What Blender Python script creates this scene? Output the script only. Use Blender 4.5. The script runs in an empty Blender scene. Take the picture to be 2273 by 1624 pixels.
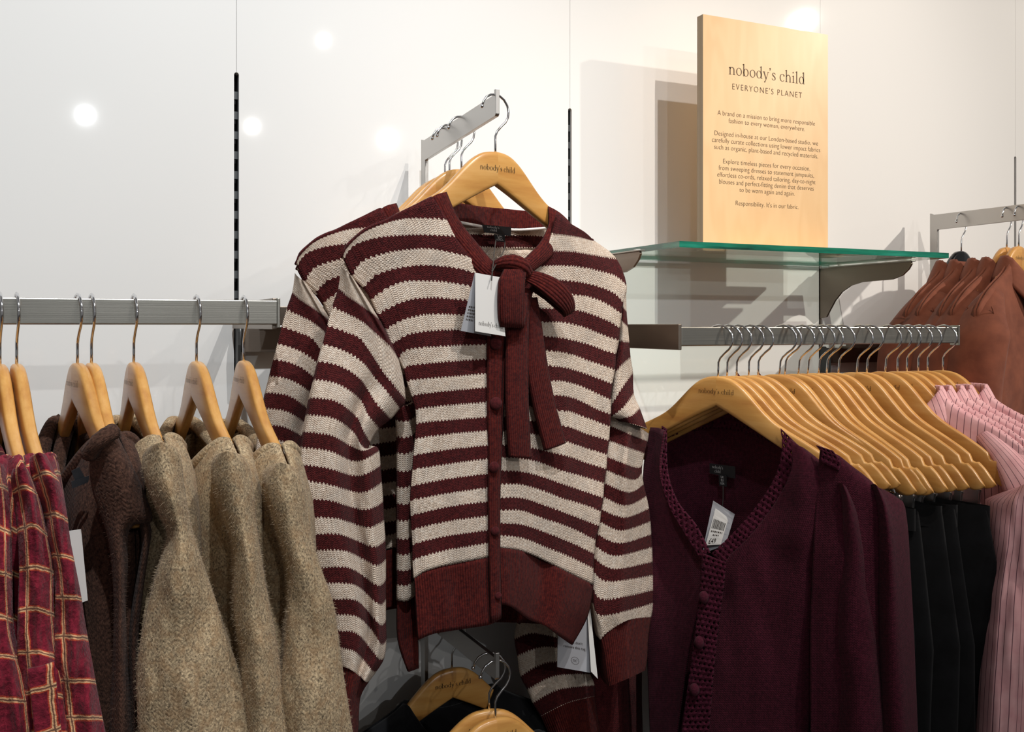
import bpy, bmesh, math, random
from mathutils import Vector, Matrix, noise
random.seed(7)
scene = bpy.context.scene
COL = scene.collection
V = Vector
R = math.radians

# ------------------------------------------------------------------ camera
FPX, CX, HY = 2117.0, 1136.5, 722.0            # focal length, centre column, horizon row of the 2273x1624 frame
YAW = math.atan2(2117, 4593)
F = V((math.sin(YAW), math.cos(YAW), 0)); RT = V((math.cos(YAW), -math.sin(YAW), 0)); UP = V((0, 0, 1))
_lat = (525 - CX) / FPX * 1.538
CAM = -(F * 1.538 + RT * _lat); CAM.z = 1.5
cd = bpy.data.cameras.new('camera'); cam = bpy.data.objects.new('camera', cd); COL.objects.link(cam)
cam.location = CAM; cam.rotation_euler = (R(90), 0, -YAW)
cd.sensor_width = 36; cd.lens = FPX / 2273 * 36; cd.shift_y = (HY - 812) / 2273; cd.clip_start = 0.05
scene.camera = cam
# ------------------------------------------------------------------ world, light, exposure
w = bpy.data.worlds.new('world'); scene.world = w; w.use_nodes = True
w.node_tree.nodes['Background'].inputs[0].default_value = (1.0, 0.985, 0.97, 1)
w.node_tree.nodes['Background'].inputs[1].default_value = 0.12
def spot(name, loc, aim, power, col, size=60, blend=0.6, rad=0.03):
    d = bpy.data.lights.new(name, 'SPOT'); d.energy = power; d.color = col
    d.spot_size = R(size); d.spot_blend = blend; d.shadow_soft_size = rad
    o = bpy.data.objects.new(name, d); COL.objects.link(o); o.location = loc
    o.rotation_euler = (V(aim) - V(loc)).to_track_quat('-Z', 'Y').to_euler()
    return o
COOL = (0.95, 0.985, 1.0); NEU = (1.0, 0.965, 0.925); WARM = (1.0, 0.905, 0.80)
spot('spot_lamp_sign', (0.88, -2.0, 3.30), (0.95, 0, 1.80), 80, WARM, 46, 0.9, 0.012)
spot('spot_lamp_mid', (0.80, -1.75, 3.60), (0.22, -0.2, 1.62), 84, NEU, 50, 0.9, 0.015)
spot('spot_lamp_left', (-0.22, -1.85, 3.60), (-0.30, -0.2, 1.65), 118, COOL, 54, 0.9, 0.02)
spot('spot_lamp_right', (2.93, -1.98, 2.95), (1.60, -0.1, 1.66), 150, WARM, 41, 0.6, 0.025)
spot('spot_lamp_far_a', (1.995, -5.59, 2.95), (0.4, 0, 1.7), 46, NEU, 34, 0.6, 0.022)
spot('spot_lamp_far_b', (-0.16, -5.62, 2.95), (-0.2, 0, 1.7), 46, COOL, 34, 0.6, 0.022)
spot('spot_lamp_far_c', (0.95, -5.52, 2.95), (0.3, 0, 1.7), 24, NEU, 34, 0.6, 0.014)
spot('spot_lamp_far_d', (0.92, -3.23, 2.95), (0.6, 0, 1.7), 8, NEU, 44, 0.6, 0.010)
scene.view_settings.view_transform = 'Standard'; scene.view_settings.look = 'None'
scene.view_settings.exposure = 0.45; scene.view_settings.gamma = 1.0; scene.view_settings.use_curve_mapping = False

# ------------------------------------------------------------------ helpers
def ray(px, py): return F + RT * ((px - CX) / FPX) + UP * ((HY - py) / FPX)
def atp(px, py, p0, n):
    r = ray(px, py); return CAM + r * ((p0 - CAM).dot(n) / r.dot(n))
def atY(px, py, y): return atp(px, py, V((0, y, 0)), V((0, 1, 0)))
class Plane:
    """vertical plane of a hanging garment: a point and the heading of its width axis; w = metres toward the viewer"""
    def __init__(s, p0, ang):
        s.p0 = V(p0); s.u = V((math.cos(ang), math.sin(ang), 0)); s.n = V((math.sin(ang), -math.cos(ang), 0))
    def at(s, px, py, wv=0.0): return atp(px, py, s.p0 + s.n * wv, s.n)
def lin(h):
    h = h.lstrip('#'); c = [int(h[i:i+2], 16) / 255 for i in (0, 2, 4)]
    return tuple((x / 12.92 if x <= .04045 else ((x + .055) / 1.055) ** 2.4) for x in c) + (1,)
def tag(o, label=None, cat=None, group=None, kind=None):
    if label: o['label'] = label
    if cat: o['category'] = cat
    if group: o['group'] = group
    if kind: o['kind'] = kind
    return o
def empty(name, loc, ang=0.0):
    o = bpy.data.objects.new(name, None); COL.objects.link(o); o.location = loc; o.rotation_euler = (0, 0, ang)
    o.empty_display_size = .05; return o
def link(name, me, mat, parent=None, local=True, smooth=True):
    o = bpy.data.objects.new(name, me); COL.objects.link(o)
    if mat is not None and not me.materials: me.materials.append(mat)
    if smooth:
        me.polygons.foreach_set('use_smooth', [True] * len(me.polygons))
    if parent is not None:
        o.parent = parent
        if not local: me.transform(Matrix.LocRotScale(parent.location, parent.rotation_euler, None).inverted())
    return o
class MB:
    """mesh builder: collects boxes, tubes, prisms into one mesh"""
    def __init__(s): s.v = []; s.f = []; s.uv = None
    def add(s, vs, fs):
        b = len(s.v); s.v += [tuple(x) for x in vs]; s.f += [tuple(i + b for i in f) for f in fs]; return s
    def box(s, a, b):
        x0, y0, z0 = a; x1, y1, z1 = b
        return s.add([(x0,y0,z0),(x1,y0,z0),(x1,y1,z0),(x0,y1,z0),(x0,y0,z1),(x1,y0,z1),(x1,y1,z1),(x0,y1,z1)],
                     [(0,3,2,1),(4,5,6,7),(0,1,5,4),(1,2,6,5),(2,3,7,6),(3,0,4,7)])
    def prism(s, poly, axis, a, b):
        """poly = 2D outline; axis 'y': poly in xz, from y=a to b; 'x': poly in yz; 'z': poly in xy"""
        n = len(poly)
        def p(q, t): return {'y': (q[0], t, q[1]), 'x': (t, q[0], q[1]), 'z': (q[0], q[1], t)}[axis]
        vs = [p(q, a) for q in poly] + [p(q, b) for q in poly]
        return s.add(vs, [tuple(range(n)), tuple(range(2*n-1, n-1, -1))] + [(i, i+n, (i+1) % n + n, (i+1) % n) for i in range(n)])
    def tube(s, pts, r, n=8, caps=True):
        pts = [V(p) for p in pts]; k = len(pts); rs = r if isinstance(r, (list, tuple)) else [r] * k
        t0 = (pts[1] - pts[0]).normalized(); a = t0.orthogonal().normalized(); vs = []
        for i, p in enumerate(pts):
            t = (pts[min(i+1, k-1)] - pts[max(i-1, 0)]).normalized()
            a = (a - t * a.dot(t)).normalized(); b = t.cross(a)
            for j in range(n):
                q = 2*math.pi*j/n; vs.append(p + (a*math.cos(q) + b*math.sin(q)) * rs[i])
        fs = [(i*n+j, i*n+(j+1) % n, (i+1)*n+(j+1) % n, (i+1)*n+j) for i in range(k-1) for j in range(n)]
        if caps: fs += [tuple(range(n-1, -1, -1)), tuple((k-1)*n+j for j in range(n))]
        return s.add(vs, fs)
    def ball(s, c, r, sx=1, sy=1, sz=1, n=10, m=6):
        vs = []; fs = []
        for i in range(m+1):
            t = math.pi*i/m
            for j in range(n):
                q = 2*math.pi*j/n; vs.append((c[0]+r*sx*math.sin(t)*math.cos(q), c[1]+r*sy*math.sin(t)*math.sin(q), c[2]+r*sz*math.cos(t)))
        for i in range(m):
            for j in range(n): fs.append((i*n+j, (i+1)*n+j, (i+1)*n+(j+1) % n, i*n+(j+1) % n))
        return s.add(vs, fs)
    def mesh(s, name='mesh'):
        me = bpy.data.meshes.new(name); me.from_pydata(s.v, [], s.f); me.update(); return me
    def build(s, name, mat, parent=None, bevel=0, local=True, smooth=False, seg=2):
        me = s.mesh(name)
        if bevel:
            bm = bmesh.new(); bm.from_mesh(me); bmesh.ops.recalc_face_normals(bm, faces=bm.faces)
            es = [e for e in bm.edges if len(e.link_faces) == 2 and e.calc_face_angle(0) > .6]
            bmesh.ops.bevel(bm, geom=es, offset=bevel, segments=seg, profile=.5, affect='EDGES', clamp_overlap=True)
            bm.to_mesh(me); bm.free()
        return link(name, me, mat, parent, local, smooth)
def cr(p, t):
    """Catmull-Rom through the list p (tuples) at t in 0..1"""
    n = len(p) - 1
    if n == 0: return tuple(p[0])
    x = min(max(t, 0), 1) * n; i = min(int(x), n-1); f = x - i
    a, b, c, d = p[max(i-1, 0)], p[i], p[i+1], p[min(i+2, n)]
    return tuple(.5*((2*q)+(r-o)*f+(2*o-5*q+4*r-s)*f*f+(3*q-o-3*r+s)*f**3) for o, q, r, s in zip(a, b, c, d))
def crl(p, t):
    """like cr but parametrised by chord length"""
    d = [0]
    for a, b in zip(p, p[1:]): d.append(d[-1] + max(1e-6, math.dist(a[:2], b[:2])))
    x = t * d[-1]; n = len(p) - 1
    for i in range(n):
        if x <= d[i+1] or i == n-1: return cr(p, (i + min(1, (x-d[i])/(d[i+1]-d[i]))) / n)
def nz(x, y, s): return noise.noise(V((x, y, s)))
def patch(name, pl, rows, mat, parent, wfun=None, sub=4, M=28, vs=None, closed=0.0, amp=0.004, seed=0.0, fx=70, fy=190, thick=0.004,
          even=False, cap=False, vscale=1.0, uscale=1.0):
    """cloth surface through traced rows [(px,py),...] on the garment plane pl.
    closed > 0 closes the surface behind with that depth (a tube); vs = row coordinate for stripes (defaults to metres)"""
    nr = len(rows); N = (nr-1)*sub + 1
    smp = [[(cr if even else crl)(r, j/(M-1)) for j in range(M)] for r in rows]
    P = []; PX = []; vv = []
    for i in range(N):
        t = i/(N-1); line = []
        for j in range(M):
            q = cr([smp[k][j] for k in range(nr)], t); line.append(q)
        PX.append(line)
        vv.append(cr([(x,) for x in vs], t)[0] if vs else None)
    for i in range(N):
        t = i/(N-1); L = []
        for j in range(M):
            c = j/(M-1); px, py = PX[i][j][:2]
            wv = (wfun(t, c) if wfun else 0) + amp*(nz(px/fx, py/fy, seed) + .45*nz(px/fx*2.3, py/fy*2.1, seed+9))
            L.append(pl.at(px, py, wv))
        if closed:
            a, b = L[0], L[-1]; K = M//2
            for j in range(1, K):
                s = j/K; q = b.lerp(a, s) - pl.n*(closed*min(1, .12+5*t)*math.sin(math.pi*s)**.7)
                L.append(q)
        P.append(L)
    W = len(P[0]); ring = bool(closed)
    me = bpy.data.meshes.new(name)
    fs = [(i*W+j, (i+1)*W+j, (i+1)*W+(j+1) % W, i*W+(j+1) % W) for i in range(N-1) for j in range(W if ring else W-1)]
    if cap and ring:
        fs += [tuple(range(W)), tuple((N-1)*W + j for j in range(W-1, -1, -1))]
    me.from_pydata([p for L in P for p in L], [], fs); me.update()
    # uv in metres (u) and row coordinate (v)
    mid = P[N//2]; us = [0]
    for a, b in zip(mid, mid[1:]): us.append(us[-1] + (b-a).length)
    us.append(us[-1] + (mid[0]-mid[-1]).length)
    if vs is None:
        vv = [0]; mc = W//4 if ring else W//2
        for i in range(1, N): vv.append(vv[-1] + (P[i][mc]-P[i-1][mc]).length)
    uvl = me.uv_layers.new(name='UVMap'); k = 0; data = []
    for pg in me.polygons:
        ids = list(pg.vertices)
        wrap = ring and len(ids) == 4 and any(x % W == 0 for x in ids) and any(x % W == W-1 for x in ids)
        for x in ids:
            i, j = divmod(x, W); jj = W if (wrap and j == 0) else j
            data += [us[jj]*uscale, vv[i]*vscale]
    uvl.data.foreach_set('uv', data)
    o = link(name, me, mat, parent, local=False)
    if thick and not closed:
        m = o.modifiers.new('thickness', 'SOLIDIFY'); m.thickness = thick; m.offset = 0
    return o
def tubepx(name, pl, pts, rad, mat, parent, n=10, sub=4, seed=0, flat=None, wamp=0.0):
    """round cord / rolled collar along traced points (px,py,w)"""
    k = (len(pts)-1)*sub + 1; P = []; rs = []
    for i in range(k):
        q = cr([(p[0], p[1], p[2] if len(p) > 2 else 0) for p in pts], i/(k-1)); P.append(pl.at(*q))
        r = rad if not isinstance(rad, (list, tuple)) else cr([(x,) for x in rad], i/(k-1))[0]
        rs.append(r*(1 + .12*nz(i*.7, seed, 2)))
    mb = MB().tube(P, rs, n); me = mb.mesh(name)
    uvl = me.uv_layers.new(name='UVMap'); L = [0]
    for a, b in zip(P, P[1:]): L.append(L[-1] + (b-a).length)
    data = []
    for pg in me.polygons:
        for x in pg.vertices: data += [(x % n)/n*6.28*rs[0], L[min(x//n, k-1)]]
    uvl.data.foreach_set('uv', data)
    return link(name, me, mat, parent, local=False)
def strip(name, pl, cent, width, mat, parent, sub=6, M=8, thick=0.004, wid=None):
    """flat ribbon with a centre line (px,py,w) and a width vector in pixels (dx,dy) per point"""
    rows = []
    for (x, y, wv), (dx, dy) in zip(cent, width): rows.append([(x-dx/2, y-dy/2, wv), (x+dx/2, y+dy/2, wv)])
    nr = len(rows); N = (nr-1)*sub+1; P = []
    for i in range(N):
        a = cr([r[0] for r in rows], i/(N-1)); b = cr([r[1] for r in rows], i/(N-1))
        P.append([pl.at(*[x+(y-x)*j/(M-1) for x, y in zip(a, b)]) + pl.n*.0016*math.sin(math.pi*j/(M-1)) for j in range(M)])
    me = bpy.data.meshes.new(name)
    me.from_pydata([p for L in P for p in L], [], [(i*M+j, (i+1)*M+j, (i+1)*M+j+1, i*M+j+1) for i in range(N-1) for j in range(M-1)]); me.update()
    us = [(P[N//2][j]-P[N//2][0]).length for j in range(M)]; vv = [0]
    for i in range(1, N): vv.append(vv[-1] + (P[i][M//2]-P[i-1][M//2]).length)
    uvl = me.uv_layers.new(name='UVMap'); data = []
    for pg in me.polygons:
        for x in pg.vertices: i, j = divmod(x, M); data += [us[j], vv[i]]
    uvl.data.foreach_set('uv', data)
    o = link(name, me, mat, parent, local=False)
    if thick:
        m = o.modifiers.new('thickness', 'SOLIDIFY'); m.thickness = thick; m.offset = 0
    return o
def fuzz(o, count, ln, mat, name='wool_fuzz'):
    """loose fibres standing off a knitted part, one uncountable stuff part"""
    me = o.data; par = o.parent; polys = [p for p in me.polygons if len(p.vertices) == 4]; vs = []; fs = []
    cum = []; tot = 0
    for p in polys: tot += p.area; cum.append(tot)
    import bisect
    rnd = random.Random(len(me.vertices))
    for _ in range(count):
        p = polys[min(bisect.bisect(cum, rnd.random()*tot), len(polys)-1)]
        a, b, c, d = [me.vertices[i].co for i in p.vertices]; s, t = rnd.random(), rnd.random()
        q = a.lerp(b, s).lerp(d.lerp(c, s), t); n = p.normal
        t1 = V((rnd.gauss(0, 1), rnd.gauss(0, 1), rnd.gauss(0, 1)))
        dr = (n*(1 if rnd.random() < .5 else -1)*rnd.uniform(.2, .9) + t1*.6).normalized(); l = ln*rnd.uniform(.4, 1.5)
        sd = dr.cross(n).normalized()*.00013 if dr.cross(n).length > 1e-4 else V((.00013, 0, 0))
        m = q + dr*l*.55; e = m + (dr + V((rnd.gauss(0, .4), rnd.gauss(0, .4), rnd.gauss(-.2, .4)))).normalized()*l*.5
        k = len(vs); vs += [q-sd, q+sd, m+sd*.8, m-sd*.8, e]; fs += [(k, k+1, k+2, k+3), (k+3, k+2, k+4)]
    m2 = bpy.data.meshes.new(name); m2.from_pydata(vs, [], fs); m2.update()
    f = link(name, m2, mat, par); f['kind'] = 'stuff'; return f

# ------------------------------------------------------------------ materials
class Mat:
    def __init__(s, name):
        s.m = bpy.data.materials.new(name); s.m.use_nodes = True; s.nt = s.m.node_tree
        s.b = s.nt.nodes['Principled BSDF']; s.out = s.nt.nodes['Material Output']
    def n(s, typ, props=None, **ins):
        nd = s.nt.nodes.new('ShaderNode'+typ)
        for k, v in (props or {}).items(): setattr(nd, k, v)
        for k, v in ins.items():
            key = int(k[1:]) if k[0] == '_' and k[1:].isdigit() else k.replace('_', ' ')
            s.set(nd.inputs[key], v)
        return nd
    def set(s, sock, v):
        if isinstance(v, bpy.types.NodeSocket): s.nt.links.new(v, sock)
        elif isinstance(v, bpy.types.Node): s.nt.links.new(v.outputs[0], sock)
        else: sock.default_value = v
    def math(s, op, a, b=0.0, c=0.0): return s.n('Math', {'operation': op}, _0=a, _1=b, _2=c).outputs[0]
    def mix(s, f, a, b):
        nd = s.n('Mix', {'data_type': 'RGBA'}); s.set(nd.inputs[0], f); s.set(nd.inputs[6], a); s.set(nd.inputs[7], b); return nd.outputs[2]
    def noise(s, vec, scale, detail=3, rough=.6):
        nd = s.n('TexNoise', None, Scale=scale, Detail=detail, Roughness=rough)
        if vec is not None: s.set(nd.inputs['Vector'], vec)
        return nd.outputs[0]
    def map(s, vec, sc): return s.n('Mapping', None, Vector=vec, Scale=sc).outputs[0]
    def obj(s): return s.n('TexCoord').outputs['Object']
    def uv(s): return s.n('TexCoord').outputs['UV']
    def ramp(s, f, stops):
        nd = s.n('ValToRGB', None, Fac=f); e = nd.color_ramp.elements
        while len(e) < len(stops): e.new(.5)
        for x, (p, c) in zip(e, stops): x.position = p; x.color = c if len(c) == 4 else tuple(c)+(1,)
        return nd.outputs[0]
    def bump(s, h, strength=.4, dist=.002): s.set(s.b.inputs['Normal'], s.n('Bump', None, Strength=strength, Distance=dist, Height=h))
    def p(s, **k):
        for a, v in k.items(): s.set(s.b.inputs[a.replace('_', ' ')], v)
        return s
def simple(name, hexc, rough=.5, metal=0, spec=.5, coat=0):
    m = Mat(name); m.p(Base_Color=lin(hexc), Roughness=rough, Metallic=metal, Specular_IOR_Level=spec, Coat_Weight=coat); return m.m
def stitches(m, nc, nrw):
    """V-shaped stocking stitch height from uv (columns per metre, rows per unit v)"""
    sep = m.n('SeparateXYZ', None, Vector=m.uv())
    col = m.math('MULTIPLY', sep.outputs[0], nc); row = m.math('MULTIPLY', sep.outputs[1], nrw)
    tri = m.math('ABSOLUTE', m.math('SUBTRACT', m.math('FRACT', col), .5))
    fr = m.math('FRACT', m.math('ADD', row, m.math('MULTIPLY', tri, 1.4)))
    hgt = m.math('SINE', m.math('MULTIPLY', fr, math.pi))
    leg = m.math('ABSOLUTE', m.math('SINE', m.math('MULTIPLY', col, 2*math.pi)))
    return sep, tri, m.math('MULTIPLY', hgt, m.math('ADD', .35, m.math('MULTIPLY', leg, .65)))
def knit(name, c1, c2, nc=240, nrw=260, mott=90, bump=.5, lo=.35, hi=.65, sheen=.25, c3=None, dk=.38):
    m = Mat(name); sep, tri, h = stitches(m, nc, nrw); o = m.obj()
    n1 = m.noise(o, mott, 4, .75); col = m.ramp(n1, [(lo, lin(c1)), (hi, lin(c2))])
    if c3:
        n2 = m.noise(o, mott*.22, 3, .6); col = m.mix(m.math('MULTIPLY', m.ramp(n2, [(.45, (0,0,0,1)), (.62, (1,1,1,1))]), .55), col, lin(c3))
    col = m.mix(m.math('MULTIPLY', m.math('SUBTRACT', 1, h), dk), col, (0.01, 0.006, 0.005, 1))
    m.p(Base_Color=col, Roughness=.92, Specular_IOR_Level=.15, Sheen_Weight=sheen*.2, Sheen_Roughness=.5)
    n3 = m.noise(o, 900, 2, .6)
    m.bump(m.math('ADD', h, m.math('MULTIPLY', n3, .7)), bump, .0022); return m.m
def striped_knit():
    m = Mat('striped_wool'); sep, tri, h = stitches(m, 225, 9.0); o = m.obj()
    zig = m.math('MULTIPLY', tri, .26)
    v = m.math('ADD', m.math('ADD', sep.outputs[1], zig), m.math('MULTIPLY', m.math('SUBTRACT', m.noise(o, 300, 2), .5), .12))
    par = m.math('FRACT', m.math('MULTIPLY', m.math('SUBTRACT', v, .065), .5))
    dark = m.math('GREATER_THAN', par, .5)
    neg = m.math('LESS_THAN', v, .05); dark = m.math('MAXIMUM', dark, neg)
    n1 = m.noise(o, 260, 4, .75); n2 = m.noise(o, 34, 3, .6)
    lt = m.ramp(n1, [(.34, lin('d6bfab')), (.52, lin('f0dcc9')), (.66, lin('fcefe0'))])
    lt = m.mix(m.math('MULTIPLY', m.ramp(n2, [(.48, (0,0,0,1)), (.65, (1,1,1,1))]), .3), lt, lin('c0b8b0'))
    dk = m.ramp(n1, [(.35, lin('381316')), (.68, lin('662526'))])
    col = m.mix(dark, lt, dk)
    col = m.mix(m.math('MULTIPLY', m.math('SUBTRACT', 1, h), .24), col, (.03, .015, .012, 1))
    m.p(Base_Color=col, Roughness=.93, Specular_IOR_Level=.12, Sheen_Weight=.04, Sheen_Roughness=.5)
    m.bump(m.math('ADD', h, m.math('MULTIPLY', m.noise(o, 900, 2), .7)), .55, .0022); return m.m
def ribbed(name, c1, c2, freq=290):
    m = Mat(name); sep = m.n('SeparateXYZ', None, Vector=m.uv()); o = m.obj()
    r = m.math('ABSOLUTE', m.math('SINE', m.math('MULTIPLY', sep.outputs[0], freq*math.pi)))
    n1 = m.noise(o, 240, 4, .7); col = m.ramp(n1, [(.35, lin(c1)), (.68, lin(c2))])
    col = m.mix(m.math('MULTIPLY', m.math('SUBTRACT', 1, r), .28), col, (.012, .004, .004, 1))
    m.p(Base_Color=col, Roughness=.93, Specular_IOR_Level=.12, Sheen_Weight=.03)
    m.bump(m.math('ADD', r, m.math('MULTIPLY', m.noise(o, 800, 2), .6)), .6, .0022); return m.m
def lace(name, c1, c2):
    """crocheted trim: open holes in a bumpy knit"""
    m = Mat(name); o = m.obj(); sep = m.n('SeparateXYZ', None, Vector=m.uv())
    cx = m.math('MULTIPLY', sep.outputs[0], 135); cy = m.math('MULTIPLY', sep.outputs[1], 115)
    row = m.math('FLOOR', cy); off = m.math('MULTIPLY', m.math('MODULO', row, 2), .5)
    dx = m.math('SUBTRACT', m.math('FRACT', m.math('ADD', cx, off)), .5); dy = m.math('SUBTRACT', m.math('FRACT', cy), .5)
    d = m.math('ADD', m.math('ABSOLUTE', dx), m.math('ABSOLUTE', dy))
    hole = m.math('LESS_THAN', d, m.math('SUBTRACT', m.math('MULTIPLY', m.noise(o, 90, 2), .95), .24))
    n1 = m.noise(o, 220, 4, .7); m.p(Base_Color=m.ramp(n1, [(.35, lin(c1)), (.68, lin(c2))]), Roughness=.93, Specular_IOR_Level=.12, Sheen_Weight=.03)
    m.bump(m.math('ADD', d, m.math('MULTIPLY', n1, .8)), .9, .004)
    tr = m.n('BsdfTransparent'); mx = m.n('MixShader'); m.set(mx.inputs[0], hole); m.set(mx.inputs[1], m.b.outputs[0]); m.set(mx.inputs[2], tr)
    m.set(m.out.inputs['Surface'], mx.outputs[0]); return m.m
def wood(name, a, b, c, along='x', scale=1.0, coat=.35, rough=.38):
    m = Mat(name); o = m.obj(); sc = {'x': (4, 60, 40), 'z': (40, 60, 4)}[along]
    oi = m.n('ObjectInfo').outputs['Random']
    vec = m.n('VectorMath', {'operation': 'ADD'}, _0=m.map(o, tuple(x*scale for x in sc)), _1=m.n('CombineXYZ', None, X=m.math('MULTIPLY', oi, 37), Y=m.math('MULTIPLY', oi, 11)).outputs[0]).outputs[0]
    n1 = m.noise(vec, 1.2, 5, .6); col = m.ramp(n1, [(.3, lin(a)), (.5, lin(b)), (.72, lin(c))])
    hs = m.n('HueSaturation', None, Color=col, Value=m.math('ADD', .93, m.math('MULTIPLY', oi, .14)))
    m.p(Base_Color=hs, Roughness=rough, Coat_Weight=coat, Coat_Roughness=.22); m.bump(n1, .05, .001); return m.m
def brushed(name, c, rough=.32):
    m = Mat(name); o = m.obj(); n1 = m.noise(m.map(o, (3, 3, 900)), 1, 3, .6); n2 = m.noise(o, 9, 3)
    m.p(Base_Color=m.mix(n2, lin(c), tuple(x*.82 for x in lin(c)[:3])+(1,)), Metallic=1.0, Roughness=m.math('ADD', rough-.08, m.math('MULTIPLY', n1, .2)))
    m.bump(n1, .12, .0006); return m.m
def plaid():
    m = Mat('red_plaid_cotton'); sep = m.n('SeparateXYZ', None, Vector=m.uv()); o = m.obj()
    warp = m.math('MULTIPLY', m.math('SUBTRACT', m.noise(o, 70, 2), .5), .004)
    def line(x, sp, wd):
        d = m.math('ABSOLUTE', m.math('SUBTRACT', m.math('FRACT', m.math('DIVIDE', m.math('ADD', x, warp), sp)), .5))
        return m.math('LESS_THAN', d, wd/sp)
    base = m.ramp(m.noise(o, 120, 3, .7), [(.35, lin('5e1022')), (.65, lin('8a2034'))])
    for wd, c, f in ((.0034, 'c8502f', .7), (.0021, 'e6b88a', .85), (.0007, '3a1420', .8)):
        l = m.math('MAXIMUM', line(sep.outputs[0], .034, wd), line(sep.outputs[1], .040, wd)); base = m.mix(m.math('MULTIPLY', l, f), base, lin(c))
    m.p(Base_Color=base, Roughness=.85, Specular_IOR_Level=.2, Sheen_Weight=.1)
    m.bump(m.noise(o, 240, 3, .6), .6, .003); return m.m
def pinstripe():
    m = Mat('pink_pinstripe_cotton'); sep = m.n('SeparateXYZ', None, Vector=m.uv()); o = m.obj()
    x = m.math('ADD', sep.outputs[0], m.math('MULTIPLY', m.noise(o, 12, 2), .004))
    d = m.math('ABSOLUTE', m.math('SUBTRACT', m.math('FRACT', m.math('DIVIDE', x, .0115)), .5))
    l = m.math('LESS_THAN', d, .05); base = m.ramp(m.noise(o, 40, 2), [(.3, lin('d9a0a4')), (.7, lin('e6b4b6'))])
    m.p(Base_Color=m.mix(m.math('MULTIPLY', l, .85), base, lin('4a2438')), Roughness=.8, Specular_IOR_Level=.25)
    m.bump(m.noise(o, 1200, 2), .15, .0008); return m.m
def twill(name, a, b, rough=.8, sc=1500):
    m = Mat(name); o = m.obj(); n1 = m.noise(o, 30, 3); n2 = m.noise(o, sc, 2)
    m.p(Base_Color=m.ramp(n1, [(.3, lin(a)), (.7, lin(b))]), Roughness=rough, Specular_IOR_Level=.25, Sheen_Weight=.1); m.bump(n2, .25, .0008); return m.m
def wallmat():
    m = Mat('gloss_white_laminate'); o = m.obj(); n1 = m.noise(o, 1.1, 2)
    m.p(Base_Color=m.ramp(n1, [(.3, lin('ebebea')), (.7, lin('efeeec'))]), Roughness=.03, Specular_IOR_Level=.5); 
    m.bump(m.noise(o, 3.0, 2), .012, .01); return m.m
def ply():
    m = Mat('birch_plywood_face'); o = m.obj()
    nd = m.noise(m.map(o, (9, 9, 2.2)), 1.0, 3, .5)
    wv = m.math('SINE', m.math('MULTIPLY', nd, 60)); n2 = m.noise(m.map(o, (30, 30, 4)), 1, 4)
    col = m.mix(m.math('MULTIPLY', m.math('ADD', wv, 1), .13), lin('e2bb88'), lin('d09f66')); col = m.mix(m.math('MULTIPLY', n2, .25), col, lin('ecce9e'))
    m.p(Base_Color=col, Roughness=.45, Coat_Weight=.15, Coat_Roughness=.3); return m.m
def plyedge():
    m = Mat('plywood_edge'); sep = m.n('SeparateXYZ', None, Vector=m.obj())
    s = m.math('GREATER_THAN', m.math('FRACT', m.math('MULTIPLY', sep.outputs[1], 500)), .5)
    m.p(Base_Color=m.mix(s, lin('cdb79a'), lin('a38a6a')), Roughness=.6); return m.m
def glass(name, tint, edge=False):
    """pane: tinted see-through with a mirror coat that grows at grazing angles"""
    m = Mat(name); tr = m.n('BsdfTransparent', None, Color=tint); gl = m.n('BsdfGlossy', None, Color=(1, 1, 1, 1), Roughness=.02)
    lw = m.n('LayerWeight', None, Blend=.5).outputs['Facing']; fr = m.n('Math', {'operation': 'ADD'}, _0=m.math('MULTIPLY', m.math('POWER', lw, 4), .75), _1=.04); mx = m.n('MixShader')
    if edge:
        m.p(Base_Color=lin('0d6b58'), Roughness=.05, Transmission_Weight=.25, Coat_Weight=.6)
        n1 = m.noise(m.map(m.obj(), (6, 6, 60)), 1, 3); m.p(Base_Color=m.ramp(n1, [(.35, lin('06392f')), (.55, lin('0f7a62')), (.75, lin('2aa287'))]))
        return m.m
    m.set(mx.inputs[0], fr.outputs[0]); m.set(mx.inputs[1], tr); m.set(mx.inputs[2], gl); m.set(m.out.inputs['Surface'], mx.outputs[0]); return m.m

WALL = wallmat(); CHROME = simple('chrome', 'd8d8da', .12, 1); STEEL = brushed('brushed_steel', 'a8a69f'); STEELD = brushed('satin_steel_bar', '8f857b', .4)
STEELL = simple('satin_nickel_arm', 'b9b7b4', .38, 1); UPR = simple('upright_grey_paint', '3c4042', .5); UPRD = simple('upright_dark_channel', '15110f', .7)
WOODH = wood('lacquered_beech', 'bd8140', 'cf974f', 'dca964', 'x'); WOODB = wood('lacquered_beech_dark', 'b5752f', 'c98c45', 'd39c55', 'x')
INK = simple('brown_black_print', '2b1d12', .6); INKS = simple('printed_grey_ink', '4a4038', .6); INKB = simple('warm_brown_print', '5c472e', .6); BLACKP = simple('black_gloss_plastic', '0b0b0c', .18)
STRIPE = striped_knit(); RIB = ribbed('burgundy_rib_knit', '3c1214', '68251f'); BURG = knit('burgundy_plain_knit', '43151a', '6a2629', 240, 260, 240)
PLUM = knit('plum_knit', '3f1222', '5f2033', 250, 280, 220, .5); PLUML = lace('plum_crochet_lace', '3c1122', '5e2035')
KHAKI = knit('khaki_boucle_wool', '54483a', 'd6bd98', 210, 210, 420, .2, .34, .64, .3, '9c7c5a', .06); DBROWN = knit('dark_brown_wool', '2a1b16', '5c4034', 210, 210, 300, .3, .35, .65, .2, None, .07)
FUZK = simple('khaki_fibre', 'b8a286', .9); FUZD = simple('brown_fibre', '5c4438', .9); FUZB = simple('burgundy_fibre', '6a2c2c', .9)
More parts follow.
